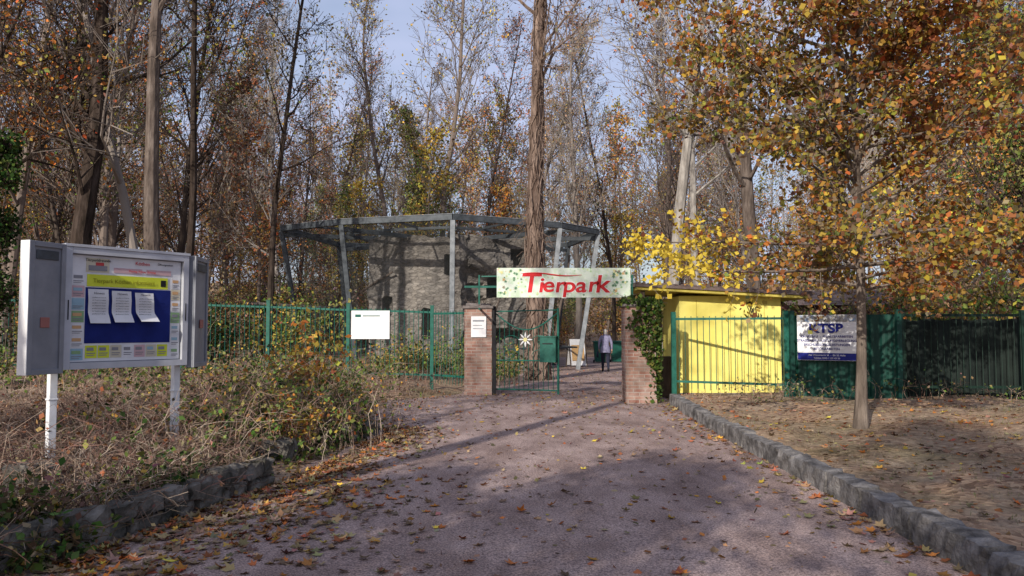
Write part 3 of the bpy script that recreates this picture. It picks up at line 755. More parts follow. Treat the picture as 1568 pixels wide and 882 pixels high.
# ------------------------------------------------------------------ Tierpark sign
ts = empty('zoo_entrance_sign', (1.22, 18.5, 0))
b = MB(); b.box(-1.58, 1.58, -.02, .02, 2.36, 3.06)
b.obj('banner_board', [FLORAL], ts, bevel=.004)
OUT = noisy('letter_outline_white', (.7, .74, .70), (.78, .80, .77), 5, .6, 0)
x = -.80; zz = 2.64
for ch, s, dx, dz in (('T', .64, .26, .04), ('i', .5, .17, 0), ('e', .5, .27, .01), ('r', .5, .22, 0), ('p', .5, .28, 0), ('a', .5, .28, 0), ('r', .5, .22, .01), ('k', .58, .30, .02)):
    text(ch, s*1.02, (x, -.024, zz+dz), RX90, OUT, ts, 'letter_edge', .001, .12, off=.024, sx=1.2)
    text(ch, s, (x, -.028, zz+dz), RX90, RED, ts, 'letter', .003, .12, off=.009, sx=1.2); x += dx
b = MB(); P = [(-1.0+.13*k, -.03, 2.93-.004*k+.025*math.sin(k*.6)) for k in range(12)]
b.tube(P, [.004+.013*math.sin(math.pi*k/11) for k in range(12)], 5, 0)
DG = flat_mat('dark_green_print', (.10, .22, .12)); OR = flat_mat('orange_print', (.55, .34, .15)); YP = flat_mat('soft_yellow_print', (.7, .66, .3)); BR = flat_mat('brown_print', (.26, .22, .16))
b.obj('flourish', [RED], ts)
b = MB(); rg = random.Random(4)
for k in range(70):
    x = rg.choice([rg.uniform(-1.5, -1.0), rg.uniform(1.0, 1.5), rg.uniform(-1.5, 1.5)]); z = rg.uniform(2.4, 3.02)
    if -1.0 < x < 1.15 and 2.47 < z < 2.95: continue
    s = rg.uniform(.02, .055); n = rg.choice([5, 6, 8]); i0 = len(b.v); y = -.0215-k*.00005
    for q in range(n*2):
        an = math.pi*q/n+k; r = s*(1 if q % 2 else .45); b.v.append((x+math.cos(an)*r, y, z-math.sin(an)*r))
    b.f.append(tuple(range(i0, i0+2*n))); b.m.append(rg.choice([0, 0, 0, 2, 3, 1]))
b.obj('printed_leaves_and_animals', [DG, OR, YP, BR], ts)
b = MB()
b.beam((-2.35, .12, 2.62), (2.4, .0, 2.62), .05, .05); b.beam((-1.95, .3, 2.88), (-.9, .06, 2.88), .03, .03)
for x, z0 in ((-2.0, 2.2), (-1.5, 2.34), (1.62, 2.2), (1.9, 2.15)): b.beam((x, .1 if x < 0 else 0, z0), (x, .1 if x < 0 else 0, 2.9), .04, .04)
b.beam((-2.0, .1, 2.1), (-2.0, .95, 2.1), .04, .04); b.beam((1.62, 0, 2.17), (1.62, -.8, 2.17), .04, .04)
b.obj('support_frame', [GREEN], ts)

# ------------------------------------------------------------------ gate leaf
g = empty('metal_entrance_gate', (-.42, 19.45, 0), math.atan2(-.55, 1.6)); b = MB(); W = 1.62
b.tube([(0, 0, .06), (0, 0, 2.05)], .028, 8); b.tube([(W, 0, .05), (W, 0, 2.12)], .028, 8)
b.tube([(0, 0, .14), (W, 0, .14)], .02, 6); b.tube([(0, 0, .85), (W, 0, .85)], .018, 6)
arc = [(W*t, 0, 2.02-.42*math.sin(math.pi*t)) for t in [k/16 for k in range(17)]]
b.tube(arc, .018, 6); b.tube([(0, 0, 2.05), (W, 0, 2.08)], .018, 6)
for k in range(1, 13):
    x = W*k/13; b.tube([(x, 0, .14), (x, 0, 2.02-.42*math.sin(math.pi*x/W))], .008, 4)
b.obj('gate_leaf', [GREEN], g)
b = MB(); c0 = Vector((.80, -.03, 1.36))
for k in range(8):
    an = math.pi*k/4; d = Vector((math.cos(an), 0, math.sin(an))); pth = [c0+d*.05, c0+d*.10, c0+d*.18]
    b.tube(pth, [.010, .026, .006], 6)
b.tube([c0+Vector((0, -.02, 0)), c0+Vector((0, .02, 0))], .05, 12, 1)
b.obj('flower_ornament', [WHITEP, YP], g)
b = MB()
for s in (0, 1):
    for k in range(2):
        P = []
        for j in range(20):
            an = j*.42; r = .24-.0105*j; P.append((.4+.8*s+(1-2*s)*r*math.cos(an), -.02, .98+.34*k+r*.7*math.sin(an)))
        b.tube(P, .009, 4)
b.obj('scrolls', [GREEN], g)
b = MB(); b.box(1.2, 1.6, -.16, -.035, .82, 1.42); b.box(1.18, 1.62, -.18, -.02, 1.423, 1.45); b.box(1.27, 1.53, -.165, -.162, 1.25, 1.28, 1)
b.obj('green_collection_box', [GREEN, BLACK], g, bevel=.01)

# ------------------------------------------------------------------ yellow kiosk
kk = empty('yellow_kiosk'); b = MB()
b.box(3.95, 6.35, 18.5, 20.6, -.05, 2.40)
b.obj('walls', [YELLOW], kk, bevel=.01)
b = MB()
for x in (4.35, 5.15, 5.95): b.box(x-.006, x+.006, 18.492, 18.498, .1, 2.3)
b.box(3.93, 6.37, 18.47, 18.496, -.02, .12, 1)
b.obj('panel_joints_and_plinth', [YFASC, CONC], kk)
b = MB()
def slab(b, x0, x1, y0, y1, za, zb_, th, m=0):
    i = len(b.v)
    for (x, z) in ((x0, za), (x1, zb_)):
        for y in (y0, y1):
            b.v.append((x, y, z)); b.v.append((x, y, z+th))
    for f in ((0, 4, 5, 1), (2, 3, 7, 6), (0, 1, 3, 2), (4, 6, 7, 5), (1, 5, 7, 3), (0, 2, 6, 4)): b.f.append(tuple(i+k for k in f)); b.m.append(m)
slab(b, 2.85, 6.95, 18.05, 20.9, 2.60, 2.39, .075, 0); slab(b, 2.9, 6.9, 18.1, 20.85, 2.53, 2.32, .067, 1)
for k in range(28):
    x = 2.9+k*.148; z = 2.675-(x-2.85)*.0512; b.beam((x, 18.04, z+.012), (x, 20.9, z+.012), .07, .035, 0)
b.obj('sloping_roof', [ROOF, YFASC], kk)
b = MB(); b.box(3.0, 3.08, 18.2, 18.28, 0, 2.5, 0); b.box(2.95, 3.9, 20.4, 20.5, 0, 2.5, 1); b.box(3.3, 3.9, 18.9, 19.4, .0, .95, 1)
b.obj('canopy_post_and_counter', [WOOD, WOOD], kk)
b = MB(); rg = random.Random(9)
for s in range(3):
    P = []; x = 5.55
    for k in range(34):
        x += rg.uniform(-.02, .036); P.append((x, 18.488, 2.2-.14*s+.07*math.sin(k*1.7+s)+rg.uniform(-.02, .02)))
    b.tube(P, .006, 4)
b.obj('graffiti', [BLACK], kk)

hh = empty('red_brick_hut'); b = MB(); b.box(8.0, 10.9, 22.5, 25, -.1, 2.35)
b.obj('walls', [BRICKH], hh)
b = MB(); b.quad((7.8, 22.2, 2.3), (11.1, 22.2, 2.3), (11.1, 23.8, 2.8), (7.8, 23.8, 2.8)); b.quad((7.8, 23.8, 2.8), (11.1, 23.8, 2.8), (11.1, 25.3, 2.3), (7.8, 25.3, 2.3)); b.obj('roof', [ROOF], hh)
b = MB(); b.box(8.5, 9.3, 22.46, 22.49, 1.2, 2.0, 0); b.box(10.0, 10.7, 22.46, 22.49, .0, 2.0, 1); b.obj('window_and_door', [BLACK, WOOD], hh)
sh = empty('garden_shed'); b = MB(); b.box(-11.6, -8.4, 35, 37.4, 0, 2.3, 0); b.obj('walls', [WOOD], sh)
b = MB(); slab(b, -11.9, -8.1, 34.6, 37.7, 2.75, 2.55, .1); b.obj('roof', [CONC], sh)
b = MB(); b.box(-10.9, -10.0, 34.96, 34.99, .9, 1.9); b.obj('window', [BLACK], sh)

# ------------------------------------------------------------------ company banner on the panel fence
bn = empty('company_banner', (5.90, 16.24, 0), -math.atan2(1.22, 1.62)); b = MB(); W = 1.16
b.box(0, W, 0, .012, .98, 1.9, 0); b.box(.005, W-.005, -.003, -.001, 1.76, 1.895, 1); b.box(.005, W-.005, -.003, -.001, .985, 1.13, 2)
photo = noisy('building_site_photo', (.08, .09, .08), (.35, .33, .3), 12, .5, 0, c3=(.2, .3, .45))
b.obj('banner_sheet', [WHITEP, photo, BLUE], bn)
text('KTSB', .25, (W/2, -.01, 1.62), RX90, WHITEP, bn, 'logo_edge', .001, 0, off=.014, sx=1.2)
text('KTSB', .25, (W/2, -.014, 1.62), RX90, BLUE, bn, 'logo', .002, 0, off=.010, sx=1.2)
for i, t in enumerate(('KANALBAU  -  PFLASTERARBEITEN', 'STRASSENBAU - LEITUNGSVERLEGUNG', 'ERSCHLIESSUNGSLEISTUNGEN', 'BETONARBEITEN')):
    text(t, .066, (W/2, -.006, 1.46-.083*i), RX90, BLUE, bn, 'service_line', .001, off=.001)
text('Am Wasserturm 36  -  06132 Halle', .05, (W/2, -.006, 1.085), RX90, WHITEP, bn, 'address', .001)
text('Telefon 0345 / 120 45 36', .05, (W/2, -.006, 1.025), RX90, WHITEP, bn, 'phone', .001)

# ------------------------------------------------------------------ notice board
ang = math.atan2(1.1, .78); nb = empty('notice_board', (-4.49, 7.85, 0), ang)
W = 1.35; z0, z1 = 1.20, 2.44
b = MB()
b.box(0, W, .03, .09, z0, z1, 0)
fw = .065
b.box(0, fw, -.02, .028, z0, z1, 1); b.box(W-fw, W, -.02, .028, z0, z1, 1); b.box(fw+.001, W-fw-.001, -.02, .028, z1-fw, z1, 1); b.box(fw+.001, W-fw-.001, -.02, .028, z0, z0+fw, 1)
b.box(-.01, W+.01, -.03, .1, z1+.002, z1+.03, 1)
for x in (fw*.5, W-fw*.5): b.box(x-.006, x+.006, -.024, -.021, z0+.5, z0+.7, 2)
b.obj('display_case', [ALU_G, ALU, BLACK], nb, bevel=.006)
b = MB()
for x in (-.10, W-.085):
    b.box(x, x+.075, .02 if x < 0 else .093, .09 if x < 0 else .165, -.1, z1-.05 if x > 0 else z1-.1, 0)
    b.box(x-.01, x+.085, .015 if x < 0 else .088, .095 if x < 0 else .17, z0-.3, z0-.28, 0)
b.obj('posts', [WHITEP], nb, bevel=.006)
ix0, ix1, iz0, iz1 = fw+.01, W-fw-.01, z0+fw+.01, z1-fw-.01; iw = ix1-ix0; ih = iz1-iz0
def rc(b, u0, u1, v0, v1, y, m): b.box(ix0+u0*iw, ix0+u1*iw, y, y+.0015, iz1-v1*ih, iz1-v0*ih, m)
adm = [PAPER, BLUEB, YSTRIP, flat_mat('ad_pink', (.6, .4, .42)), flat_mat('ad_cyan', (.3, .46, .55)), flat_mat('ad_orange', (.6, .36, .18)), flat_mat('ad_green', (.25, .4, .2)), flat_mat('ad_red', (.5, .06, .06)), flat_mat('ad_grey', (.25, .25, .27)), flat_mat('ad_cream', (.6, .55, .42)), BLACK]
b = MB(); rg = random.Random(2)
rc(b, 0, 1, 0, 1, .026, 0); rc(b, .12, .9, .3, .83, .022, 1); rc(b, .13, .87, .175, .29, .022, 2)
for col, (u0, u1) in enumerate(((.005, .112), (.905, .995))):
    for k in range(7):
        v0 = .17+k*.118; rc(b, u0, u1, v0, v0+.108, .0225, rg.choice([0, 3, 4, 0, 6, 9, 0, 0, 9]))
        rc(b, u0+.012, u1-.02, v0+.02, v0+.05, .019, rg.choice([8, 7, 4, 6, 5])); rc(b, u0+.012, u1-.012, v0+.07, v0+.078, .019, 8)
        rc(b, u0+.012, u1-.03, v0+.088, v0+.094, .019, 8)
for k in range(7):
    u0 = .13+k*.108; rc(b, u0, u0+.1, .85, .97, .0225, rg.choice([0, 9, 3, 4, 2, 0, 0])); rc(b, u0+.012, u0+.07, .87, .9, .019, rg.choice([7, 8, 4, 6])); rc(b, u0+.012, u0+.085, .92, .928, .019, 8); rc(b, u0+.012, u0+.075, .94, .947, .019, 8)
rc(b, .12, .32, .02, .155, .0225, 9); rc(b, .14, .3, .09, .14, .019, 8); rc(b, .2, .27, .06, .09, .018, 7)
rc(b, .36, .62, .1, .15, .0225, 3); rc(b, .66, .9, .1, .15, .0225, 3)
rc(b, .80, .85, .2, .265, .019, 10)
b.obj('posters', adm, nb)
tr = (math.pi/2, 0, 0)
def bt(s, size, u, v, mat, al='CENTER'): text(s, size, (ix0+u*iw, .016, iz1-v*ih), tr, mat, nb, 'printed_text', .0006, align=al)
bt('Tierparkfreunde', .04, .22, .04, BLACK); bt('Köthen', .055, .62, .045, RED); bt('Öffnungszeiten', .03, .84, .04, BLACK); bt('Montag  Freitag  Sonntag', .03, .62, .125, RED)
bt('Tierpark Köthen informiert', .06, .46, .235, flat_mat('ochre_ink', (.3, .28, .02)))
b = MB()
for k, u in enumerate((.14, .345, .555)):
    nn_ = 10; u1 = u+.175; v0, v1 = .315+.01*k, .64-.01*k
    for i in range(nn_+1):
        t = i/nn_; z = iz1-(v0+(v1-v0)*t)*ih; y = .018-.035*max(0, t-.7)/.3*(1+.5*k)-.01*math.sin(t*5)**2
        for q in range(2): b.v.append((ix0+(u+(u1-u)*q+(.03*t*t*(1 if k == 2 else .3)))*iw, y, z))
    i0 = k*(nn_+1)*2
    for i in range(nn_): b.f.append((i0+2*i, i0+2*i+2, i0+2*i+3, i0+2*i+1)); b.m.append(0)
b.obj('notices', [PAPER], nb, smooth=True)
for k, u in enumerate((.228, .433, .645)):
    text('Hinweis', .034, (ix0+u*iw, -.004, iz1-.355*ih), tr, BLACK, nb, 'printed_text', .0005)
    for j in range(7): text('der Tierpark ist taeglich' if j % 2 else 'geoeffnet von 9 Uhr bis', .0145, (ix0+u*iw, -.004, iz1-(.395+.026*j)*ih), tr, BLACK, nb, 'printed_text', .0003)
def wing(name, p, q, th, inner):
    d = Vector((q[0]-p[0], q[1]-p[1], 0)); L = d.length; an = math.atan2(d.y, d.x)
    b = MB(); b.box(0, L, -th/2, th/2, z0-.03, z1+.01, 0)
    s = inner
    ya, yb = (th/2+.001, th/2+.02) if s > 0 else (-th/2-.02, -th/2-.001)
    b.box(0, .05, ya, yb, z0-.03, z1+.01, 1); b.box(L-.05, L, ya, yb, z0-.03, z1+.01, 1); b.box(.051, L-.051, ya, yb, z1-.04, z1+.01, 1); b.box(.051, L-.051, ya, yb, z0-.03, z0+.02, 1)
    ym = (ya+yb)/2
    b.box(L*.4, L*.65, min(ya, ym), max(ya, ym), z0+.42, z0+.52, 2)
    b.box(.08, L-.08, min(ya, ym), max(ya, ym), z1-.16, z1-.07, 3)
    b.box(L+.001, L+.012, -th/2, max(yb, th/2) if s > 0 else th/2, z0-.03, z1+.01, 4)
    o = b.obj(name, [ALU_G, ALU_G, flat_mat('faded_sticker', (.35, .14, .12)), STEEL_D, WHITEP], None, bevel=.004)
    o.location = (p[0], p[1], 0); o.rotation_euler = (0, 0, an)
    M = Matrix.Translation(nb.location) @ Matrix.Rotation(ang, 4, 'Z'); o.parent = nb; o.matrix_parent_inverse = M.inverted()
wing('left_wing', (-4.50, 7.80), (-4.615, 7.40), .09, 1)
wing('right_wing', (-3.69, 8.99), (-3.74, 9.5), .07, -1)

# ------------------------------------------------------------------ person walking away
def person():
    J = {'pel': ((0, 0, .90), .15, .125), 'wai': ((0, .005, 1.05), .135, .115), 'che': ((0, .03, 1.24), .155, .12), 'nb': ((0, .045, 1.36), .085, .08), 'ne': ((0, .06, 1.42), .052, .055),
         'h1': ((0, .085, 1.49), .072, .085), 'h2': ((0, .085, 1.57), .078, .092), 'h3': ((0, .08, 1.625), .05, .06),
         'sl': ((-.155, .03, 1.325), .07, .07), 'el': ((-.235, -.03, 1.08), .052, .052), 'wl': ((-.235, .08, .87), .034, .034),
         'sr': ((.155, .03, 1.325), .07, .07), 'er': ((.235, -.02, 1.08), .052, .052), 'wr': ((.24, .02, .85), .034, .034), 'pl': ((-.235, .11, .80), .03, .02), 'pr': ((.24, .035, .78), .03, .02),
         'hl': ((-.09, 0, .80), .115, .115), 'kl': ((-.10, .13, .46), .068, .068), 'al': ((-.10, .17, .10), .042, .045), 'tl': ((-.11, .32, .045), .042, .035),
         'hr': ((.09, 0, .80), .115, .115), 'kr': ((.10, .0, .46), .068, .068), 'ar': ((.10, -.24, .14), .042, .045), 'tr': ((.11, -.13, .04), .042, .035)}
    E = [('pel', 'wai'), ('wai', 'che'), ('che', 'nb'), ('nb', 'ne'), ('ne', 'h1'), ('h1', 'h2'), ('h2', 'h3'), ('che', 'sl'), ('sl', 'el'), ('el', 'wl'), ('wl', 'pl'), ('che', 'sr'), ('sr', 'er'), ('er', 'wr'), ('wr', 'pr'),
         ('pel', 'hl'), ('hl', 'kl'), ('kl', 'al'), ('al', 'tl'), ('pel', 'hr'), ('hr', 'kr'), ('kr', 'ar'), ('ar', 'tr')]
    ks = list(J); me = bpy.data.meshes.new('body_cage'); me.from_pydata([J[k][0] for k in ks], [(ks.index(a), ks.index(c)) for a, c in E], [])
    o = bpy.data.objects.new('tmp', me); COL.objects.link(o)
    o.modifiers.new('skin', 'SKIN'); sv = me.skin_vertices[0].data
    for i, k in enumerate(ks): sv[i].radius = J[k][1:]; sv[i].use_root = (k == 'pel')
    s = o.modifiers.new('sub', 'SUBSURF'); s.levels = 2; s.render_levels = 2
    dg = bpy.context.evaluated_depsgraph_get(); dg.update(); em = bpy.data.meshes.new_from_object(o.evaluated_get(dg)); bpy.data.objects.remove(o)
    mats = [noisy('lavender_jacket', (.16, .155, .24), (.24, .23, .33), 14, .85, .4), noisy('navy_trousers', (.012, .014, .028), (.025, .028, .05), 10, .85, .3), flat_mat('skin', (.5, .3, .22)), noisy('grey_hair', (.30, .28, .26), (.44, .42, .39), 30, .8, .4), noisy('black_shoes', (.012, .012, .012), (.03, .028, .026), 8, .5, 0)]
    for m in mats: em.materials.append(m)
    for p in em.polygons:
        c = p.center; p.use_smooth = True
        if c.z > 1.405: p.material_index = 3 if (c.y < .10 or c.z > 1.58) and c.z > 1.44 else 2
        elif abs(c.x) > .19 and c.z < .86: p.material_index = 2
        elif c.z > .80: p.material_index = 0
        elif (c.z < .12 and c.y > 0) or (c.z < .15 and c.y < -.05): p.material_index = 4
        else: p.material_index = 1
    root = empty('walking_woman', (3.52, 29.6, 0), math.radians(-6))
    body = link('body', em, root)
    b = MB()
    for (z, r1, r2) in ((.74, .2, .165), (.8, .198, .162), (.95, .175, .145)):
        for k in range(20): an = 2*math.pi*k/20; b.v.append((math.cos(an)*r1, math.sin(an)*r2, z+.01*math.sin(3*an)))
    for l in range(2):
        for k in range(20): b.f.append((l*20+k, l*20+(k+1) % 20, (l+1)*20+(k+1) % 20, (l+1)*20+k)); b.m.append(0)
    b.tube([(math.cos(a_)*.075, .055+math.sin(a_)*.07, 1.40) for a_ in [k*2*math.pi/12 for k in range(13)]], .022, 6, 0)
    for sx_, px, py, pz in ((-1, -.235, .115, .79), (1, .24, .04, .77)):
        for f, l in enumerate((.062, .07, .066, .052)):
            fx = px; fy = py+.024-.016*f
            b.tube([(fx, fy, pz), (fx, fy+.004, pz-l*.5), (fx-sx_*.012, fy+.006, pz-l)], [.0095, .009, .007], 6, 1)
        b.tube([(px, py+.025, pz+.025), (px-sx_*.01, py+.05, pz-.002), (px-sx_*.012, py+.052, pz-.03)], [.011, .010, .008], 6, 1)
    b.tube([(0, .165, 1.56), (0, .195, 1.525), (0, .17, 1.51)], [.008, .014, .008], 6, 1)
    for s_ in (-1, 1):
        b.tube([(s_*.03, .155, 1.555), (s_*.03, .168, 1.555)], .009, 8, 3); b.tube([(s_*.078, .07, 1.57), (s_*.088, .065, 1.545), (s_*.078, .075, 1.52)], [.01, .014, .008], 6, 1)
    b.tube([(-.022, .163, 1.482), (.022, .163, 1.482)], .005, 5, 4)
    b.box(-.33, -.26, -.02, .2, .56, .78, 3)
    b.tube([(-.295, .0, .78), (-.245, .09, .84), (-.295, .18, .78)], .006, 5, 3)
    b.obj('clothing_hands_and_face', [mats[0], mats[2], mats[3], mats[1], flat_mat('lips', (.4, .14, .12))], root, smooth=True)
    return root
pw = person()

# A-frame board and bins behind the gate
af = empty('sandwich_board', (2.75, 33.5, 0), .25); b = MB()
for s in (-1, 1):
    b.quad((-.35, s*.3, .1), (.35, s*.3, .1), (.33, s*.02, 1.2), (-.33, s*.02, 1.2), 0)
    for x in (-.36, .36): b.beam((x, s*.33, 0), (x, s*.02, 1.25), .04, .03, 1)
b.quad((-.28, -.28, .3), (.28, -.28, .3), (.27, -.1, .95), (-.27, -.1, .95), 2)
b.obj('folding_boards', [PAPER, WOOD, OR], af)
for k, (x, y) in enumerate(((4.25, 38), (5.1, 38.3))):
    e = empty('wheeled_bin', (x, y, H(x, y)+.02)); b = MB()
    for z, w_ in ((.08, .24), (1.0, .3)):
        for c in ((-1, -1), (1, -1), (1, 1), (-1, 1)): b.v.append((c[0]*w_, c[1]*w_, z))
    for f in ((3, 2, 1, 0), (4, 5, 6, 7), (0, 1, 5, 4), (1, 2, 6, 5), (2, 3, 7, 6), (3, 0, 4, 7)): b.f.append(f); b.m.append(0)
    b.box(-.33, .33, -.35, .33, 1.005, 1.08, 0)
    for s in (-1, 1): b.tube([(s*.24, .27, .08), (s*.3, .27, .08)], .09, 12, 1)
    b.obj('bin_body', [GREEN, BLACK], e, bevel=.015)

# ------------------------------------------------------------------ ground cover
def lobed(b, P, size, C, rn, m=0):
    pat = [1, .5, .85, .45, .8, .4, .3, .4, .8, .45, .85, .5]; n = len(pat)
    for (x, y, z), s, c in zip(P, size, C):
        a0 = rn.rand()*6.28; tx, ty = rn.normal()*.28, rn.normal()*.28; cu = rn.uniform(-.1, .9); i0 = len(b.v)
        b.v.append((x, y, z+.006))
        for k in range(n):
            an = a0+2*math.pi*k/n; r = s*.55*pat[k]*rn.uniform(.85, 1.1); dx, dy = math.cos(an)*r, math.sin(an)*r
            b.v.append((x+dx, y+dy, z+.008+max(-.004, dx*tx+dy*ty)+cu*r*r/s))
        for k in range(n): b.f.append((i0, i0+1+k, i0+1+(k+1) % n)); b.m.append(m)
        b.c[i0] = np.tile(c, (n+1, 1))
rn = np.random.RandomState(11); b = MB()
def scatter(n, fx, fy):
    out = []
    for _ in range(n):
        y = fy(); x = fx(y); out.append((x, y, max(H(x, y), -.012+.03*(1-((2*(x-float(xl(y)))/(float(xr(y))-float(xl(y)))-1)**2)) if float(xl(y)) < x < float(xr(y)) else -9)))
    return out
U = rn.uniform
P = scatter(2500, lambda y: float(xl(y))+abs(rn.normal())*.5*(1.25 if y < 8 else .8), lambda: 3.2+9.8*rn.rand())
P += scatter(460, lambda y: U(float(xl(y)), float(xr(y))), lambda: 3.5+17*rn.rand()**1.0)
P += scatter(360, lambda y: float(xr(y))-abs(rn.normal())*.25, lambda: U(3.5, 17))
P += scatter(700, lambda y: U(3.4, 9.5), lambda: U(5, 15.5))
P += scatter(700, lambda y: float(xl(y))-abs(rn.normal())*.9, lambda: U(4.5, 14))
P += scatter(650, lambda y: U(-2.6, -1.3)+rn.normal()*.6, lambda: U(4.0, 8.5))
P = np.array(P); C = cols(P, dict(brown=4, rust=3, tan=5, orange=1.4, gold=.9, byellow=.22), rn, .15)
lobed(b, P, .115*(.45+.75*rn.rand(len(P))), C, rn)
Q = scatter(4200, lambda y: U(3.4, 13), lambda: 5.5+11*rn.rand()) + scatter(2600, lambda y: U(-.8, 4.2), lambda: U(16, 34)) + scatter(2600, lambda y: float(xl(y))-abs(rn.normal())*2.2, lambda: U(7, 21)) + scatter(1800, lambda y: float(xl(y))+abs(rn.normal())*.6, lambda: U(4, 20)) + scatter(1700, lambda y: U(float(xl(y)), float(xr(y))), lambda: U(3.5, 20))
Q = np.array(Q); Q[:, 2] += .008
b.leaves(Q, .06*(.35+.9*rn.rand(len(Q))), cols(Q, dict(brown=4, rust=2, tan=5, orange=.7, gold=.6), rn, .15), rn, 0, flat=.85, asp=.8)
b.obj('fallen_leaves', [DRY])

# thickets on the left bank
def thicket(name, n, fx, fy, hr, leafn, weights, stemcols, ls=.055, arch=.5, seed=1, patch=0):
    rg = random.Random(seed); rn2 = np.random.RandomState(seed); b = MB(); S = []
    for _ in range(n):
        y = fy(rg); x = fx(rg, y)
        pn = noise.noise(Vector((x*.55, y*.55, seed*3.1)))
        if patch and pn < -.1 and rg.random() < patch: continue
        z = H(x, y)-.02; h = rg.uniform(*hr)*(1 if rg.random() < .88 else 1.55)*(1+.9*pn); a = rg.uniform(0, 6.28); l = h*rg.uniform(.2, 1.2)*arch; P = []
        wb = .03 if rg.random() < .5 else .012
        for k in range(6):
            t = k/5; P.append((x+math.cos(a)*l*t*t+rg.gauss(0, wb), y+math.sin(a)*l*t*t+rg.gauss(0, wb), z+h*(t*1.5-.5*t*t*(1+arch*rg.uniform(.2, 1.0)))))
        i0 = len(b.v); r = rg.uniform(.0022, .006)
        b.tube(P, [r*(1-.6*k/5) for k in range(6)], 3, 0, cap=False)
        c = np.array(rg.choice(stemcols))*rg.uniform(.6, 1.35); b.c[i0] = np.tile(c, (18, 1)); S += P[2:]
        for q in range(2):
            i0 = len(b.v); p = Vector(P[rg.randint(2, 4)]); e = Vector((rg.gauss(0, 1), rg.gauss(0, 1), rg.gauss(.3, .6))).normalized()*rg.uniform(.08, .25)
            b.tube([p, p+e*.5, p+e+Vector((0, 0, -.03))], [r*.6, r*.5, r*.3], 3, 0, cap=False); b.c[i0] = np.tile(c, (9, 1)); S.append(tuple(p+e))
    S = np.array(S); P = S[rn2.randint(0, len(S), leafn)]+rn2.normal(size=(leafn, 3))*.03
    b.leaves(P, ls*(.4+1.0*rn2.rand(leafn)), cols(P, weights, rn2, .5, seed), rn2, 0)
    b.obj(name, [DRY])
brown = [(.17, .11, .085), (.25, .17, .13), (.33, .25, .19), (.09, .058, .045), (.22, .125, .10), (.36, .29, .23)]
thicket('dry_bramble_thicket', 4600, lambda g, y: float(xl(y))-.5-abs(g.gauss(0, 1))*2.8, lambda g: g.uniform(6.5, 20), (.22, .72), 3000, dict(brown=4, tan=2, rust=2, olive=2), brown, .055, .9, 1, .5)
thicket('dry_bramble_thicket', 3000, lambda g, y: g.uniform(-8.5, -3.3), lambda g: g.uniform(6.8, 11.5), (.25, .6), 1400, dict(brown=4, rust=3, tan=1), brown, .05, 1.1, 5)
thicket('green_ground_ivy', 1000, lambda g, y: float(xl(y))-.2-abs(g.gauss(0, .6)), lambda g: g.uniform(4.0, 13.5), (.08, .34), 5200, dict(dgreen=4, green=4, olive=2, gold=.6), [(.05, .05, .02), (.1, .07, .04)], .062, 1.2, 2, .8)
thicket('green_ground_ivy', 460, lambda g, y: float(xl(y))+.05-abs(g.gauss(0, .3)), lambda g: g.uniform(3.6, 5.8), (.12, .36), 3200, dict(dgreen=5, green=3, olive=1, gold=.4, brown=1.5), [(.05, .05, .02), (.1, .07, .04)], .065, 1.3, 12)
thicket('dry_wall_stems', 700, lambda g, y: float(xl(y))-.05-abs(g.gauss(0, .35)), lambda g: g.uniform(3.8, 8.4), (.15, .4), 500, dict(brown=4, tan=3), brown, .055, 1.3, 15, .5)
thicket('green_brambles', 700, lambda g, y: float(xl(y))-.6-abs(g.gauss(0, 1.2)), lambda g: g.uniform(8.2, 17), (.35, .8), 6500, dict(green=5, olive=3, dgreen=3, gold=1, rust=.6), brown, .065, .8, 21, .8)
thicket('yellowing_shrubs', 420, lambda g, y: float(xl(y))-.9+g.gauss(0, .55), lambda g: g.uniform(9.6, 14), (.4, .9), 2200, dict(yellow=1.0, gold=2, olive=4, green=4, orange=.6), brown, .065, .5, 3)
thicket('green_undergrowth', 1300, lambda g, y: g.uniform(-14, -2.6), lambda g: g.uniform(12, 24), (.35, .95), 11000, dict(green=5, olive=4, dgreen=3, brown=1.5, gold=.8), brown, .075, .5, 4, .7)
thicket('hedge_undergrowth', 700, lambda g, y: g.uniform(-4, .2), lambda g: g.uniform(22, 27), (.4, 1.3), 6000, dict(green=4, olive=3, gold=1), brown, .09, .5, 6)
# orange sapling by the path
b = MB(); rg = random.Random(8); rn2 = np.random.RandomState(8); S = []
for k in range(16):
    a = rg.uniform(0, 6.28); p = Vector((rg.gauss(0, .08), rg.gauss(0, .08), -.05)); d = Vector((math.cos(a)*.25, math.sin(a)*.25, 1)).normalized(); P = [p]; L = rg.uniform(.9, 1.75)
    for i in range(7):
        d = (d+Vector((rg.gauss(0, .1), rg.gauss(0, .1), 0))).normalized(); p = p+d*L/7; P.append(p)
        if i > 1: S.append(tuple(p)); e = p+Vector((rg.gauss(0, .12), rg.gauss(0, .12), rg.gauss(.03, .08))); b.tube([p, e], [.004, .002], 3, 0, cap=False); S.append(tuple(e))
    b.tube(P, [.008*(1-.7*i/7) for i in range(8)], 4, 0, cap=False)
S = np.array(S); P = S[rn2.randint(0, len(S), 460)]+rn2.normal(size=(460, 3))*.05
b.leaves(P, .10*(.6+.7*rn2.rand(460)), cols(P, dict(orange=3, gold=4, yellow=2, rust=1), rn2, .3), rn2, 1)
o = link('orange_sapling', b.mesh('sapling', [BARK, LEAF])); o.location = (-3.35, 12.6, H(-3.35, 12.6))
o = link('orange_sapling', o.data); o.location = (-2.75, 10.2, H(-2.75, 10.2)); o.scale = (.6, .6, .5); o.rotation_euler = (0, 0, 2)

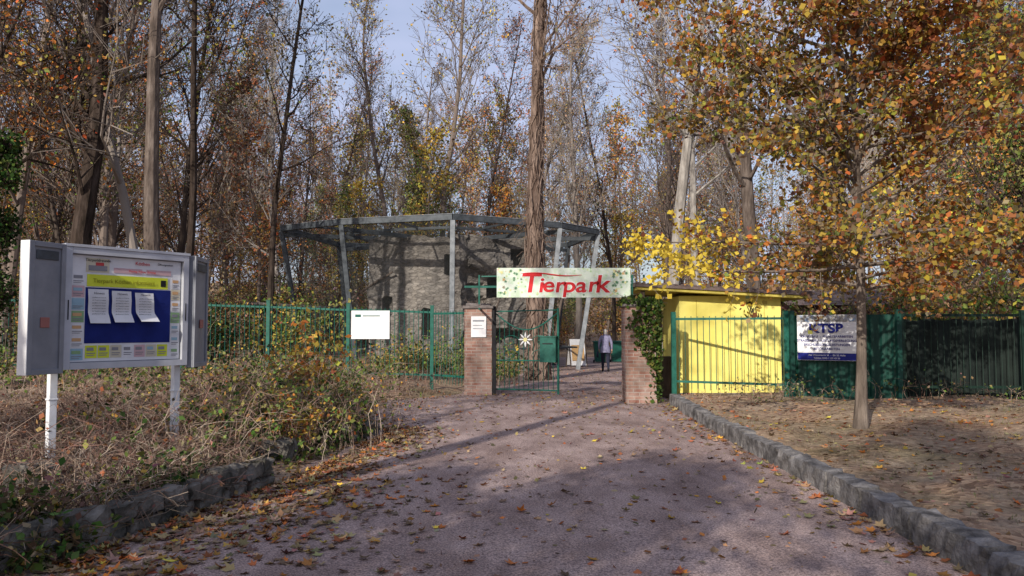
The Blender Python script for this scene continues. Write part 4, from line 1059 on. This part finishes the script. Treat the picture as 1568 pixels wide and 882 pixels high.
# grass on the right bank
b = MB(); rg = random.Random(12); gc = [(.12, .14, .055), (.19, .185, .08), (.34, .275, .16), (.27, .21, .13), (.42, .34, .22)]
for _ in range(13000):
    y = 4.6+11*rg.random()**1.2; x = 3.42+rg.random()**.9*8.5
    nse = noise.noise(Vector((x*.7, y*.7, 0)))
    if nse < -.12 and rg.random() < .75: continue
    z = H(x, y)-.01; h = rg.uniform(.015, .055)*(1.4 if nse > .2 else 1); a = rg.uniform(0, 6.28); w_ = rg.uniform(.0015, .0035); dx, dy = math.cos(a), math.sin(a); ln = rg.uniform(.3, 1.3)*h
    i0 = len(b.v); c = np.array(rg.choice(gc[:3] if (y < 7.5 or nse > .25) else gc[1:]))*rg.uniform(.7, 1.2)
    b.v += [(x-dy*w_, y+dx*w_, z), (x+dy*w_, y-dx*w_, z), (x+dx*ln*.4+dy*w_*.8, y+dy*ln*.4-dx*w_*.8, z+h*.6), (x+dx*ln*.4-dy*w_*.8, y+dy*ln*.4+dx*w_*.8, z+h*.6), (x+dx*ln, y+dy*ln, z+h)]
    b.f += [(i0, i0+1, i0+2, i0+3), (i0+3, i0+2, i0+4)]; b.m += [0, 0]; b.c[i0] = np.tile(c, (5, 1))
b.obj('grass', [DRY])
thicket('fence_weeds', 260, lambda g, y: g.uniform(3.7, 14), lambda g: g.uniform(14.7, 16.6), (.1, .4), 900, dict(green=3, olive=3, tan=2), brown, .06, .6, 9)

# ------------------------------------------------------------------ light, sky, camera
EL = math.radians(25); hx, hy = .46, .888
L = Vector((hx*math.cos(EL), hy*math.cos(EL), -math.sin(EL)))
sun = bpy.data.lights.new('sun', 'SUN'); sun.energy = 5.0; sun.angle = math.radians(.53); sun.color = (1, .93, .83)
so = bpy.data.objects.new('sun', sun); COL.objects.link(so); so.rotation_euler = L.to_track_quat('-Z', 'Y').to_euler(); so.location = (-10, -20, 20)
wd = bpy.data.worlds.new('World'); scene.world = wd; wd.use_nodes = True; nt = wd.node_tree
sk = nt.nodes.new('ShaderNodeTexSky'); sk.sky_type = 'NISHITA'; sk.sun_disc = False; sk.sun_elevation = EL; sk.sun_rotation = math.atan2(-hx, -hy) % (2*math.pi)
sk.air_density = 1.2; sk.dust_density = 2.0; sk.ozone_density = 2.0
bg = nt.nodes['Background']; bg.inputs['Strength'].default_value = .13
cv = coords(nt, (1, 1, 2.5), 'Generated')
cl = ramp(nt, nz(nt, cv, 2.2, 4), [(.35, (.3, .3, .3)), (.62, (.8, .8, .8))])
nt.links.new(mixc(nt, cl, sk.outputs[0], (4.9, 5.3, 7.4)), bg.inputs['Color'])
cam = bpy.data.cameras.new('camera'); co = bpy.data.objects.new('camera', cam); COL.objects.link(co)
cam.sensor_width = 36; cam.lens = 36*1200/1568; cam.clip_end = 1500; cam.clip_start = .05
co.location = (0, 0, 1.6); co.rotation_euler = (math.radians(93.05), 0, 0); scene.camera = co
